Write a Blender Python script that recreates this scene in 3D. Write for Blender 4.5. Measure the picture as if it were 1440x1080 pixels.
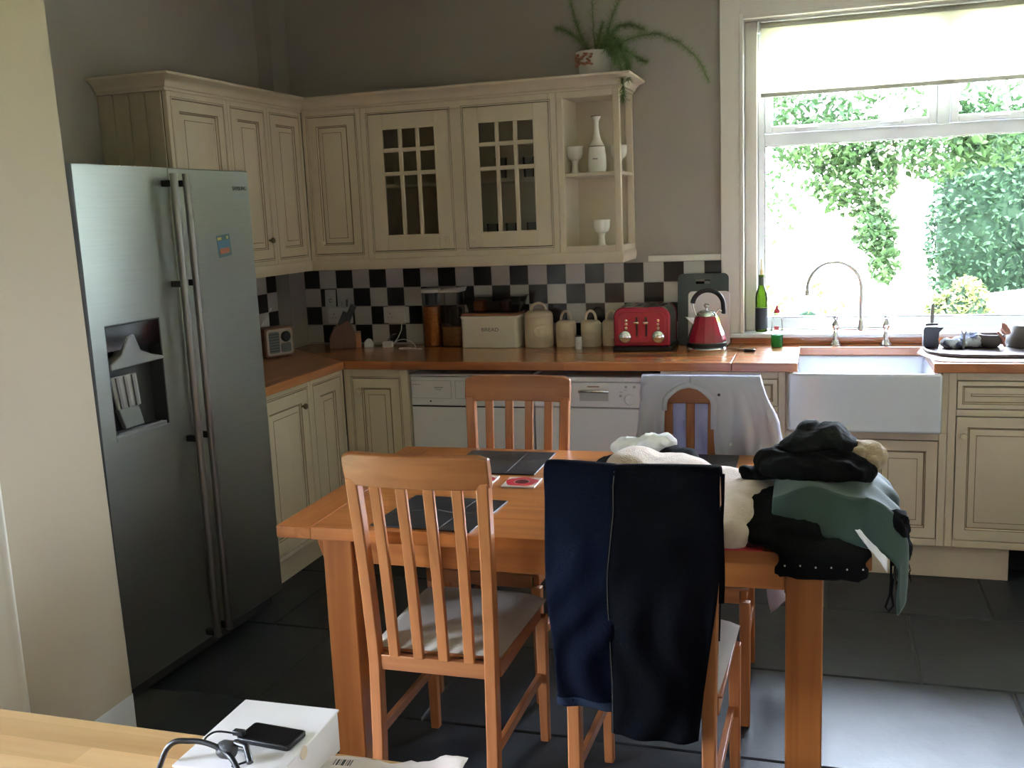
import bpy, bmesh, math, random
from math import pi, sin, cos, radians, sqrt
from mathutils import Vector, Matrix, Euler, noise

for o in list(bpy.data.objects):
    bpy.data.objects.remove(o, do_unlink=True)
scene = bpy.context.scene
COL = scene.collection
random.seed(7)

# ------------------------------------------------------------------ camera
YAW, PITCH, ROLL, FPX = -.3056, -.1693, -.0426, 1402.04
fw = Vector((sin(YAW)*cos(PITCH), cos(YAW)*cos(PITCH), sin(PITCH)))
rt = Vector((cos(YAW), -sin(YAW), 0)); up = rt.cross(fw)
r2 = cos(ROLL)*rt + sin(ROLL)*up
u2 = -sin(ROLL)*rt + cos(ROLL)*up
cd = bpy.data.cameras.new('camera'); cam = bpy.data.objects.new('camera', cd); COL.objects.link(cam)
mw = Matrix((r2, u2, -fw)).transposed().to_4x4(); mw.translation = Vector((2.7767, -4.8705, 1.5758))
cam.matrix_world = mw
cd.sensor_width = 36; cd.lens = FPX*36/1440; cd.clip_start = .02
scene.camera = cam

# ------------------------------------------------------------------ light
SKY, SUN, EXPO = 9.0, 9.0, 3.40
w = bpy.data.worlds.new('world'); scene.world = w; w.use_nodes = True
bg = w.node_tree.nodes['Background']
bg.inputs[0].default_value = (.78, .90, 1.10, 1); bg.inputs[1].default_value = SKY
sd = bpy.data.lights.new('sun', 'SUN'); sd.energy = SUN; sd.angle = radians(1.5); sd.color = (1, .95, .86)
so = bpy.data.objects.new('sun', sd); COL.objects.link(so)
so.rotation_euler = Vector((-.45, .75, -1.0)).to_track_quat('-Z', 'Y').to_euler()
vs = scene.view_settings
vs.view_transform = 'Standard'; vs.look = 'None'; vs.gamma = 1; vs.exposure = EXPO; vs.use_curve_mapping = False

def portal(loc, rot, sx, sy):
    l = bpy.data.lights.new('window_portal', 'AREA'); l.shape = 'RECTANGLE'; l.size = sx; l.size_y = sy
    l.cycles.is_portal = True
    o = bpy.data.objects.new('window_portal', l); COL.objects.link(o); o.location = loc; o.rotation_euler = rot
portal((3.29, .26, 1.66), (radians(-90), 0, 0), 1.66, 1.45)      # kitchen window, light goes -Y
portal((.44, -4.85, 1.45), (0, radians(-90), 0), 1.1, 1.0)        # side window in the left wall, light goes +X
portal((.48, -3.45, .60), (0, radians(-90), 0), .86, .36)         # pane in the side door

# ------------------------------------------------------------------ materials
def nt(name):
    m = bpy.data.materials.new(name); m.use_nodes = True
    return m, m.node_tree.nodes, m.node_tree.links, m.node_tree.nodes['Principled BSDF']

def coord(N, L, scale=(1, 1, 1), kind='Object'):
    tc = N.new('ShaderNodeTexCoord'); mp = N.new('ShaderNodeMapping')
    L.new(tc.outputs[kind], mp.inputs[0]); mp.inputs['Scale'].default_value = scale
    return mp.outputs[0]

def c4(c): return (c[0], c[1], c[2], 1)

def M(name, col, rough=.5, metal=0, col2=None, ns=8, nst=(1, 1, 1), bump=0, bs=60, bst=(1, 1, 1), spec=.5, coat=0,
      sheen=0, aniso=0, detail=4, ramp=(.35, .65), transl=0, tangent=None, rvar=0):
    m, N, L, P = nt(name)
    P.inputs['Base Color'].default_value = c4(col); P.inputs['Roughness'].default_value = rough
    P.inputs['Metallic'].default_value = metal; P.inputs['Specular IOR Level'].default_value = spec
    P.inputs['Coat Weight'].default_value = coat; P.inputs['Coat Roughness'].default_value = .15
    if sheen: P.inputs['Sheen Weight'].default_value = sheen
    if aniso:
        P.inputs['Anisotropic'].default_value = aniso
        tg = N.new('ShaderNodeTangent'); tg.direction_type = 'RADIAL'; tg.axis = tangent or 'Z'
        L.new(tg.outputs[0], P.inputs['Tangent'])
    if col2 is not None:
        n = N.new('ShaderNodeTexNoise'); n.inputs['Scale'].default_value = ns; n.inputs['Detail'].default_value = detail
        L.new(coord(N, L, nst), n.inputs['Vector'])
        r = N.new('ShaderNodeValToRGB'); r.color_ramp.elements[0].position = ramp[0]; r.color_ramp.elements[1].position = ramp[1]
        r.color_ramp.elements[0].color = c4(col); r.color_ramp.elements[1].color = c4(col2)
        L.new(n.outputs[0], r.inputs[0]); L.new(r.outputs[0], P.inputs['Base Color'])
        if rvar:
            mr = N.new('ShaderNodeMapRange'); mr.inputs[3].default_value = rough-rvar; mr.inputs[4].default_value = rough+rvar
            L.new(n.outputs[0], mr.inputs[0]); L.new(mr.outputs[0], P.inputs['Roughness'])
    if bump:
        n = N.new('ShaderNodeTexNoise'); n.inputs['Scale'].default_value = bs; n.inputs['Detail'].default_value = 5
        L.new(coord(N, L, bst), n.inputs['Vector'])
        b = N.new('ShaderNodeBump'); b.inputs['Strength'].default_value = bump; b.inputs['Distance'].default_value = .01
        L.new(n.outputs[0], b.inputs['Height']); L.new(b.outputs[0], P.inputs['Normal'])
    if transl:
        t = N.new('ShaderNodeBsdfTranslucent'); t.inputs[0].default_value = c4(col)
        mx = N.new('ShaderNodeMixShader'); mx.inputs[0].default_value = transl
        L.new(P.outputs[0], mx.inputs[1]); L.new(t.outputs[0], mx.inputs[2])
        L.new(mx.outputs[0], N['Material Output'].inputs[0])
    return m

def wood(name, c1, c2, axis='X', rough=.35, stave=None, coat=.15, gs=1.0, c3=None):
    """grain runs along axis; stave=(length,width) adds glued staves of differing tone"""
    m, N, L, P = nt(name)
    s = [30*gs, 30*gs, 30*gs]; s['XYZ'.index(axis)] = 1.6*gs
    v = coord(N, L, s)
    n = N.new('ShaderNodeTexNoise'); n.inputs['Scale'].default_value = 1; n.inputs['Detail'].default_value = 6; n.inputs['Distortion'].default_value = .6
    L.new(v, n.inputs['Vector'])
    r = N.new('ShaderNodeValToRGB'); r.color_ramp.elements[0].position = .33; r.color_ramp.elements[1].position = .68
    r.color_ramp.elements[0].color = c4(c1); r.color_ramp.elements[1].color = c4(c2)
    L.new(n.outputs[0], r.inputs[0]); out = r.outputs[0]
    n2 = N.new('ShaderNodeTexNoise'); n2.inputs['Scale'].default_value = 1; n2.inputs['Detail'].default_value = 2
    s2 = [4, 4, 4]; s2['XYZ'.index(axis)] = .7
    L.new(coord(N, L, s2), n2.inputs['Vector'])
    mx = N.new('ShaderNodeMix'); mx.data_type = 'RGBA'; mx.blend_type = 'MULTIPLY'; mx.inputs[0].default_value = .5
    rr = N.new('ShaderNodeValToRGB'); rr.color_ramp.elements[0].position = .3; rr.color_ramp.elements[1].position = .7
    rr.color_ramp.elements[0].color = (.62, .58, .55, 1); rr.color_ramp.elements[1].color = (1, 1, 1, 1)
    L.new(n2.outputs[0], rr.inputs[0]); L.new(out, mx.inputs[6]); L.new(rr.outputs[0], mx.inputs[7]); out = mx.outputs[2]
    if stave:
        b = N.new('ShaderNodeTexBrick'); b.inputs['Scale'].default_value = 1
        b.inputs['Brick Width'].default_value = stave[0]; b.inputs['Row Height'].default_value = stave[1]
        b.inputs['Mortar Size'].default_value = .0004; b.inputs['Mortar Smooth'].default_value = 1
        b.inputs['Color1'].default_value = (.72, .68, .62, 1); b.inputs['Color2'].default_value = (1.0, 1.0, 1.0, 1)
        b.inputs['Mortar'].default_value = (.6, .55, .5, 1)
        tc = N.new('ShaderNodeTexCoord'); mp = N.new('ShaderNodeMapping')
        if axis == 'Y': mp.inputs['Rotation'].default_value = (0, 0, pi/2)
        L.new(tc.outputs['Object'], mp.inputs[0]); L.new(mp.outputs[0], b.inputs['Vector'])
        m2 = N.new('ShaderNodeMix'); m2.data_type = 'RGBA'; m2.blend_type = 'MULTIPLY'; m2.inputs[0].default_value = 1
        L.new(out, m2.inputs[6]); L.new(b.outputs[0], m2.inputs[7]); out = m2.outputs[2]
    L.new(out, P.inputs['Base Color'])
    P.inputs['Roughness'].default_value = rough; P.inputs['Coat Weight'].default_value = coat; P.inputs['Coat Roughness'].default_value = .2
    bp = N.new('ShaderNodeBump'); bp.inputs['Strength'].default_value = .05; bp.inputs['Distance'].default_value = .005
    L.new(n.outputs[0], bp.inputs['Height']); L.new(bp.outputs[0], P.inputs['Normal'])
    return m

def glass(name, tint=(1, 1, 1), refl=1.0, rough=.02):
    m, N, L, P = nt(name)
    t = N.new('ShaderNodeBsdfTransparent'); t.inputs[0].default_value = c4(tint)
    g = N.new('ShaderNodeBsdfGlossy'); g.inputs['Roughness'].default_value = rough
    f = N.new('ShaderNodeFresnel'); f.inputs[0].default_value = 1.45
    k = N.new('ShaderNodeMath'); k.operation = 'MULTIPLY'; k.inputs[1].default_value = refl
    L.new(f.outputs[0], k.inputs[0])
    mx = N.new('ShaderNodeMixShader'); L.new(k.outputs[0], mx.inputs[0]); L.new(t.outputs[0], mx.inputs[1]); L.new(g.outputs[0], mx.inputs[2])
    L.new(mx.outputs[0], N['Material Output'].inputs[0])
    return m

m_wall = M('wall_paint', (.38, .335, .285), .75, col2=(.35, .31, .265), ns=1.5, bump=.04, bs=90)
m_nib = M('wall_paint_cream', (.53, .44, .32), .7, col2=(.50, .415, .30), ns=1.2, bump=.05, bs=70)
m_ceil = M('ceiling_paint', (.75, .73, .68), .8)
m_trim = M('gloss_trim_paint', (.74, .69, .60), .35, col2=(.70, .65, .56), ns=3)
m_white = M('white_gloss', (.80, .80, .78), .3)
m_upvc = M('white_plastic_frame', (.86, .88, .89), .3)
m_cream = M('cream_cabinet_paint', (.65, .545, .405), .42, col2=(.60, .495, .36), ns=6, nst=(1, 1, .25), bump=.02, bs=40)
m_creamin = M('cream_cabinet_lining', (.61, .52, .38), .55)
m_glaze = M('cream_glaze_line', (.22, .165, .095), .55)
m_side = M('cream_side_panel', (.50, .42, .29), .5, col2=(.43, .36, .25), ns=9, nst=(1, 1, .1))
m_tblack = M('black_tile_glaze', (.012, .012, .014), .18, coat=.3)
m_twhite = M('white_tile_glaze', (.56, .52, .48), .18, col2=(.50, .465, .43), ns=4, coat=.3)
m_grout = M('grey_grout', (.33, .30, .27), .9)
m_slate = M('black_slate', (.018, .021, .025), .42, col2=(.035, .040, .046), ns=3.2, bump=.35, bs=7, detail=8, rvar=.10, spec=.30)
m_fgrout = M('floor_joint', (.07, .068, .062), .8)
m_steel = M('brushed_steel', (.30, .315, .285), .44, 1.0, aniso=.4, tangent='Z', col2=(.285, .30, .27), ns=3, nst=(1, 1, 60), detail=2)
m_hsteel = M('handle_steel', (.27, .265, .26), .32, 1.0)
m_dark = M('dark_grey_plastic', (.035, .036, .038), .45)
m_black = M('black_plastic', (.008, .008, .009), .35)
m_bgloss = M('black_gloss', (.006, .006, .007), .08)
m_chrome = M('chrome', (.82, .83, .84), .08, 1.0)
m_worktop = wood('oiled_worktop', (.50, .17, .062), (.70, .285, .11), 'X', .25, (.42, .042), coat=.4)
m_worktopy = wood('oiled_worktop_return', (.50, .17, .062), (.70, .285, .11), 'Y', .28, (.42, .042), coat=.2)
m_tablex = wood('lacquered_table_wood', (.40, .127, .031), (.56, .20, .053), 'X', .32, coat=.15)
m_tabley = wood('lacquered_table_wood_cross', (.38, .118, .029), (.53, .187, .050), 'Y', .32, coat=.15)
m_tablez = wood('lacquered_leg_wood', (.40, .127, .031), (.55, .196, .053), 'Z', .32, coat=.1)
m_chairz = wood('chair_wood', (.36, .125, .040), (.49, .182, .062), 'Z', .42, coat=.08)
m_chairx = wood('chair_wood_cross', (.31, .108, .036), (.43, .16, .056), 'X', .45, coat=.05)
m_chairy = wood('chair_wood_side', (.34, .116, .037), (.47, .172, .058), 'Y', .42, coat=.08)
m_fg = wood('pale_table_wood', (.74, .43, .20), (.86, .56, .29), 'X', .3, (.5, .05), coat=.2)
m_seat = M('beige_seat_fabric', (.44, .39, .34), .9, col2=(.40, .355, .31), ns=200, bump=.15, bs=300, sheen=.2)
m_appl = M('white_appliance_enamel', (.70, .66, .67), .3)
m_applg = M('grey_print', (.35, .33, .32), .5)
m_ceramic = M('fireclay_sink', (.70, .73, .80), .12, coat=.5)
m_glass = glass('clear_glass')
m_cabglass = glass('cabinet_pane_glass', (.86, .85, .82))
m_clear = glass('clear_plastic', (.86, .87, .86), .8, .08)
m_blind = M('cream_blind_fabric', (.88, .86, .76), .9, transl=.65)
m_blindbar = M('blind_bar', (.55, .54, .45), .6, transl=.15)

# ------------------------------------------------------------------ mesh helpers
class B:
    """collects geometry in lists"""
    def __init__(s): s.v = []; s.f = []; s.m = []
    def add(s, vs, fs, mi=0):
        k = len(s.v); s.v += [tuple(p) for p in vs]
        s.f += [tuple(i+k for i in f) for f in fs]; s.m += [mi]*len(fs)
        return s
    def box(s, x0, x1, y0, y1, z0, z1, mi=0):
        vs = [(x, y, z) for z in (z0, z1) for y in (y0, y1) for x in (x0, x1)]
        return s.add(vs, [(0, 2, 3, 1), (4, 5, 7, 6), (0, 1, 5, 4), (2, 6, 7, 3), (0, 4, 6, 2), (1, 3, 7, 5)], mi)
    def lathe(s, prof, n=32, c=(0, 0, 0), mi=0, ax='Z', sx=1, sy=1):
        vs = []; fs = []
        for (r, z) in prof:
            for i in range(n):
                a = 2*pi*i/n; p = (r*cos(a)*sx, r*sin(a)*sy, z)
                if ax == 'Y': p = (p[0], p[2], -p[1])
                elif ax == 'X': p = (p[2], p[1], -p[0])
                vs.append((p[0]+c[0], p[1]+c[1], p[2]+c[2]))
        for j in range(len(prof)-1):
            for i in range(n):
                a = j*n+i; b = j*n+(i+1) % n
                fs.append((a, b, b+n, a+n))
        fs.append(tuple(range(n-1, -1, -1))); k = (len(prof)-1)*n; fs.append(tuple(range(k, k+n)))
        return s.add(vs, fs, mi)
    def prism(s, poly, axis, a, b, mi=0):
        """extrude closed 2D polygon along axis from a to b; poly in the other two axes in order (X:yz, Y:xz, Z:xy)"""
        def p(q, t): return {'X': (t, q[0], q[1]), 'Y': (q[0], t, q[1]), 'Z': (q[0], q[1], t)}[axis]
        n = len(poly); vs = [p(q, a) for q in poly]+[p(q, b) for q in poly]
        fs = [(i, (i+1) % n, (i+1) % n+n, i+n) for i in range(n)]+[tuple(range(n-1, -1, -1)), tuple(range(n, 2*n))]
        return s.add(vs, fs, mi)
    def tube(s, path, r, n=8, mi=0, cap=True, flat=1.0):
        path = [Vector(p) for p in path]; rings = []; nrm = None
        for i, p in enumerate(path):
            t = (path[min(i+1, len(path)-1)]-path[max(i-1, 0)]).normalized()
            if nrm is None:
                nrm = t.orthogonal().normalized()
                if abs(t.z) < .9: nrm = Vector((0, 0, 1)).cross(t).normalized()
            nrm = (nrm-t*nrm.dot(t)).normalized(); bn = t.cross(nrm)
            rr = r(i/(len(path)-1)) if callable(r) else r
            rings.append([p+nrm*cos(2*pi*k/n)*rr+bn*sin(2*pi*k/n)*rr*flat for k in range(n)])
        vs = [q for g in rings for q in g]; fs = []
        for j in range(len(rings)-1):
            for k in range(n):
                a = j*n+k; b = j*n+(k+1) % n; fs.append((a, b, b+n, a+n))
        if cap: fs.append(tuple(range(n-1, -1, -1))); k = (len(rings)-1)*n; fs.append(tuple(range(k, k+n)))
        return s.add(vs, fs, mi)
    def rings(s, w, h, prof, x=0, z=0, mats=None, flip=False):
        """concentric rectangular mouldings on a face looking to -Y: prof = [(inset, y)], capped inside"""
        vs = []; fs = []; ms = []
        for (d, y) in prof: vs += [(x+d, y, z+d), (x+w-d, y, z+d), (x+w-d, y, z+h-d), (x+d, y, z+h-d)]
        for j in range(len(prof)-1):
            for k in range(4):
                a = 4*j+k; b = 4*j+(k+1) % 4; fs.append((a, b, b+4, a+4)); ms.append(mats[j] if mats else 0)
        k = 4*(len(prof)-1); fs.append((k, k+1, k+2, k+3)); ms.append(0)
        kk = len(s.v); s.add(vs, fs); s.m[-len(fs):] = ms
        return s
    def sweep(s, prof, path, mi=0):
        """profile (out, z) swept along an open XY polyline; out is to the right-hand side; mitred, capped"""
        n = len(prof); vs = []; fs = []; P = [Vector(p) for p in path]
        for i, p in enumerate(P):
            d0 = (P[i]-P[i-1]).normalized() if i else (P[1]-P[0]).normalized()
            d1 = (P[i+1]-P[i]).normalized() if i < len(P)-1 else d0
            n0 = Vector((d0.y, -d0.x)); n1 = Vector((d1.y, -d1.x)); bis = (n0+n1); bis /= max(.2, bis.length_squared/2)
            for (o, z) in prof: q = p+bis*o; vs.append((q.x, q.y, z))
        for i in range(len(P)-1):
            for k in range(n):
                a = i*n+k; b = i*n+(k+1) % n; fs.append((a, b, b+n, a+n))
        fs.append(tuple(range(n-1, -1, -1))); k = (len(P)-1)*n; fs.append(tuple(range(k, k+n)))
        return s.add(vs, fs, mi)
    def xf(s, mat):
        s.v = [tuple(mat @ Vector(p)) for p in s.v]; return s
    def mesh(s, name, mats, smooth=False):
        me = bpy.data.meshes.new(name); me.from_pydata(s.v, [], s.f)
        for m in (mats if isinstance(mats, (list, tuple)) else [mats]): me.materials.append(m)
        me.polygons.foreach_set('material_index', s.m)
        bm = bmesh.new(); bm.from_mesh(me); bmesh.ops.recalc_face_normals(bm, faces=bm.faces); bm.to_mesh(me); bm.free()
        if smooth: me.polygons.foreach_set('use_smooth', [True]*len(me.polygons))
        me.update(); return me

def smooth_by_angle(o, ang=35):
    me = o.data; me.polygons.foreach_set('use_smooth', [True]*len(me.polygons))
    me.set_sharp_from_angle(angle=radians(ang))

def obj(name, b, mats, parent=None, bevel=0, seg=2, smooth=None, loc=None, rot=None):
    me = b.mesh(name, mats) if isinstance(b, B) else b
    o = bpy.data.objects.new(name, me); COL.objects.link(o)
    if parent: o.parent = parent
    if loc: o.location = loc
    if rot: o.rotation_euler = rot
    if smooth: smooth_by_angle(o, smooth if smooth is not True else 35)
    if bevel:
        md = o.modifiers.new('bevel', 'BEVEL'); md.width = bevel; md.segments = seg; md.limit_method = 'ANGLE'; md.angle_limit = radians(40)
        md.harden_normals = False
        o.data.polygons.foreach_set('use_smooth', [True]*len(o.data.polygons)); o.data.set_sharp_from_angle(angle=radians(50))
    return o

def tag(o, label, cat, group=None):
    o['label'] = label; o['category'] = cat
    if group: o['group'] = group
    return o

def thing(name, label, cat, loc=(0, 0, 0), rotz=0, group=None):
    o = bpy.data.objects.new(name, None); COL.objects.link(o); o.empty_display_size = .05
    o.location = loc; o.rotation_euler = (0, 0, rotz)
    return tag(o, label, cat, group)

def struct(name, b, mats, parent=None, **k):
    o = obj(name, b, mats, parent, **k)
    if parent is None: o['kind'] = 'structure'
    return o

def copy_tree(o, parent=None, label=None, group=None, loc=None, rotz=None):
    c = o.copy(); COL.objects.link(c)
    if parent: c.parent = parent
    if label: c['label'] = label
    if group: c['group'] = group
    if loc is not None: c.location = loc
    if rotz is not None: c.rotation_euler = (0, 0, rotz)
    for ch in list(o.children): copy_tree(ch, c)
    return c

def text_mesh(txt, size, depth=.0006):
    cu = bpy.data.curves.new('lettering', 'FONT'); cu.body = txt; cu.size = size; cu.extrude = depth; cu.align_x = 'CENTER'; cu.align_y = 'CENTER'
    to = bpy.data.objects.new('lettering', cu); COL.objects.link(to)
    me = bpy.data.meshes.new_from_object(to.evaluated_get(bpy.context.evaluated_depsgraph_get()))
    bpy.data.objects.remove(to, do_unlink=True)
    me.materials.clear()
    return me

def rrect(x0, x1, z0, z1, r, n=5, corners=(1, 1, 1, 1)):
    """rounded rectangle polygon, corners bl, br, tr, tl"""
    P = []
    for (cx, cz, a0, on, ox, oz) in ((x0+r, z0+r, pi, corners[0], x0, z0), (x1-r, z0+r, 1.5*pi, corners[1], x1, z0), (x1-r, z1-r, 0, corners[2], x1, z1), (x0+r, z1-r, .5*pi, corners[3], x0, z1)):
        if on: P += [(cx+r*cos(a0+pi/2*i/n), cz+r*sin(a0+pi/2*i/n)) for i in range(n+1)]
        else: P.append((ox, oz))
    return P
def arc(cx, cz, r, a0, a1, n=16): return [(cx+r*cos(a0+(a1-a0)*i/n), cz+r*sin(a0+(a1-a0)*i/n)) for i in range(n+1)]
# ------------------------------------------------------------------ the room
ZC, YR, XR = 2.72, -6.2, 4.45
WX0, WX1, WZ0, WZ1 = 2.42, 4.16, .945, 2.40      # window opening
b = B().box(-.25, WX0, 0, .30, 0, ZC).box(WX1, XR+.25, 0, .30, 0, ZC).box(WX0, WX1, 0, .30, 0, WZ0).box(WX0, WX1, 0, .30, WZ1, ZC)
wall_back = struct('wall_back', b, m_wall)
wall_left = struct('wall_left', B().box(-.25, 0, -2.47, 0, 0, ZC), m_wall)
b = B().add([(-.25, -2.66, 0), (.69, -2.66, 0), (.69, -2.41, 0), (-.25, -2.41, 0), (-.25, -2.66, ZC), (.69, -2.66, ZC), (.69, -2.46, ZC), (-.25, -2.46, ZC)], [(0, 3, 2, 1), (4, 5, 6, 7), (0, 1, 5, 4), (1, 2, 6, 5), (2, 3, 7, 6), (3, 0, 4, 7)]).box(.45, .69, -2.93, -2.66, 0, ZC).box(.45, .69, -3.97, -2.93, 2.06, ZC).box(.45, .69, -4.35, -3.97, 0, ZC).box(.45, .69, YR, -5.35, 0, ZC).box(.45, .69, -5.35, -4.35, 0, .90).box(.45, .69, -5.35, -4.35, 2.0, ZC)
struct('wall_doorside', b, m_nib)
struct('wall_right', B().box(XR, XR+.25, YR, 0, 0, ZC), m_wall)
struct('wall_rear', B().box(.45, XR+.25, YR-.25, YR, 0, ZC), m_nib)
struct('ceiling', B().box(-.3, XR+.3, YR-.3, .32, ZC, ZC+.15), m_ceil)
struct('wall_corner', B().box(.0005, .085, -.17, -.0005, .915, ZC-.001), m_wall)      # boxed-in pipe in the corner

# slate floor: slab with joints, every tile a piece
floor = struct('floor', B().box(-.25, XR+.25, YR-.25, .3, -.10, -.006), m_fgrout)
rng = random.Random(3)
TY, TX, G = .585, .60, .007
tile_me = {}
def floor_tile(x0, x1, y0, y1):
    w_, h_ = round(x1-x0, 4), round(y1-y0, 4)
    if (w_, h_) not in tile_me:
        c = .004; q = B(); W, H = w_/2, h_/2
        vs = [(-W, -H, -.012), (W, -H, -.012), (W, H, -.012), (-W, H, -.012), (-W, -H, -c), (W, -H, -c), (W, H, -c), (-W, H, -c),
              (-W+c, -H+c, 0), (W-c, -H+c, 0), (W-c, H-c, 0), (-W+c, H-c, 0)]
        q.add(vs, [(0, 3, 2, 1), (8, 9, 10, 11)]+[(i+a, (i+1) % 4+a, (i+1) % 4+a+4, i+a+4) for a in (0, 4) for i in range(4)])
        tile_me[(w_, h_)] = q.mesh('floor_tile', m_slate)
    o = obj('floor_tile', tile_me[(w_, h_)], None, floor)
    o.location = ((x0+x1)/2, (y0+y1)/2, -rng.random()*.0008)
    o.rotation_euler = (rng.uniform(-.0012, .0012), rng.uniform(-.0012, .0012), 0)
offs = {0: .10, 1: .40, 2: .10, 3: .372, 4: .07, 5: .37, 6: .07, 7: .3, 8: .0, 9: .3}
for r_ in range(0, 11):
    y1 = -.40-TY*(r_-1); y0 = y1-TY
    y1 = min(y1, 0)
    if y0 < YR: y0 = YR
    if y1-y0 < .05: continue
    x = offs.get(r_, .1)-1.2
    while x < XR:
        a, c = max(x, 0 if y0 > -2.45 else .69), min(x+TX, XR)
        if c-a > .04: floor_tile(a+G/2, c-G/2, y0+G/2, y1-G/2)
        x += TX

# checkerboard wall tiles: each one a piece of its wall
T, TX0, TZ1 = .098, .176, 1.2167
tb = B().box(-.0475, .0475, -.006, 0, -.0475, .0475).mesh('wall_tile', m_tblack)
tw = B().box(-.0475, .0475, -.006, 0, -.0475, .0475).mesh('wall_tile', m_twhite)
for row in range(4):
    z = TZ1+T/2-row*T
    for i in range(-1, 22):
        x = TX0+(i+.5)*T
        if x > 2.30: continue
        black = (i+row) % 2 == 1
        o = obj('wall_tile', tb if black else tw, None, wall_back); o.location = (x, 0, z)
        o.rotation_euler = (rng.uniform(-.006, .006), 0, rng.uniform(-.006, .006))
    for j in range(0, 13):
        y = -.17-(j+.5)*T
        black = (j+row) % 2 == 0
        o = obj('wall_tile', tb if black else tw, None, wall_left); o.location = (0, y, z); o.rotation_euler = (0, 0, pi/2+rng.uniform(-.006, .006))
o = obj('tile_grout', B().box(.086, 2.315, -.0035, -.0002, .916, 1.3147), m_grout, wall_back)
o = obj('tile_grout', B().box(.0002, .0035, -1.44, -.171, .916, 1.3147), m_grout, wall_left)

# window surround
pro = [(0, 0), (.024, .0), (.030, .012), (.030, .085), (.022, .1), (0, .1)]
b = B()
b.box(2.315, 2.405, -.026, -.0005, .965, 2.50).box(2.402, 2.42, -.032, -.0005, .965, 2.42)          # left jamb board with bead
b.box(4.175, 4.27, -.026, -.0005, .965, 2.50).box(4.16, 4.178, -.032, -.0005, .965, 2.42)
b.box(2.405, 4.175, -.026, -.0005, 2.415, 2.50).box(2.42, 4.16, -.032, -.0005, 2.40, 2.418)
struct('trim_1', b, m_trim, bevel=.003)
b = B().box(2.4205, 2.474, .07, .299, .966, 2.399).box(4.106, 4.1595, .07, .299, .966, 2.399)        # old box frame inside the reveal
struct('trim_2', b, m_trim, bevel=.003)
struct('trim_3', B().box(2.34, 4.25, -.055, .145, .9455, .965), m_white, bevel=.005)                    # window board
struct('trim_4', B().box(1.965, 2.3145, -.016, -.0005, 1.3155, 1.345), m_trim, bevel=.004)             # rail above the tiles
X0, X1, Z0, Z1 = 2.475, 4.105, .9655, 2.398
FY0, FY1 = .15, .215
b = B()
b.box(X0, X0+.032, FY0, FY1, Z0, Z1).box(X1-.032, X1, FY0, FY1, Z0, Z1)
b.box(X0+.032, X1-.032, FY0, FY1, Z0, Z0+.055).box(X0+.032, X1-.032, FY0, FY1, Z1-.04, Z1)
b.box(X0+.032, X1-.032, FY0-.004, FY1, 1.838, 1.895).box(3.262, 3.318, FY0, FY1, 1.895, Z1-.04)
win = struct('window_1', b, m_upvc, bevel=.004)
for (a, c) in ((X0+.034, 3.260), (3.320, X1-.034)):
    q = B(); q.box(a, a+.032, FY0-.012, FY1-.01, 1.897, 2.356).box(c-.032, c, FY0-.012, FY1-.01, 1.897, 2.356)
    q.box(a+.032, c-.032, FY0-.012, FY1-.01, 1.897, 1.93).box(a+.032, c-.032, FY0-.012, FY1-.01, 2.324, 2.356)
    s = obj('top_sash', q, m_upvc, win, bevel=.004)
    obj('pane', B().box(a+.03, c-.03, .18, .188, 1.928, 2.326), m_glass, s)
    for fx in (.22, .78):
        hx = a+(c-a)*fx
        h = B().box(hx-.03, hx+.03, FY0-.022, FY0-.0125, 1.905, 1.921).box(hx-.012, hx+.075 if fx < .5 else hx+.012, FY0-.034, FY0-.0215, 1.909, 1.917)
        if fx > .5: h.box(hx-.075, hx, FY0-.034, FY0-.0215, 1.909, 1.917)
        obj('window_catch', h, m_white, s, bevel=.003)
obj('pane', B().box(X0+.03, X1-.03, .18, .188, Z0+.05, 1.84), m_glass, win)
obj('glazing_gasket', B().box(X0+.032, X0+.0345, FY0+.002, .18, Z0+.055, 1.838).box(X1-.0345, X1-.032, FY0+.002, .18, Z0+.055, 1.838)
    .box(X0+.032, X1-.032, FY0+.002, .18, 1.8355, 1.838).box(X0+.032, X1-.032, FY0+.002, .18, Z0+.055, Z0+.0575), m_dark, win)

# roller blind
bl = thing('roller_blind', 'cream roller blind half lowered across the top of the kitchen window', 'blind', (3.29, .055, 2.060))
obj('fabric', B().box(-.795, .795, -.001, .001, .012, .305), m_blind, bl)
obj('roller_tube', B().lathe([(.019, -.8), (.019, .8)], 20, (0, .018, .312), ax='X'), m_blindbar, bl, smooth=40)
obj('bottom_bar', B().box(-.797, .797, -.007, .007, -.004, .015), m_blindbar, bl, bevel=.003)
for sx in (-1, 1): obj('bracket', B().box(sx*.806-.004, sx*.806+.004, -.012, .045, .285, .332), m_white, bl)

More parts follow.
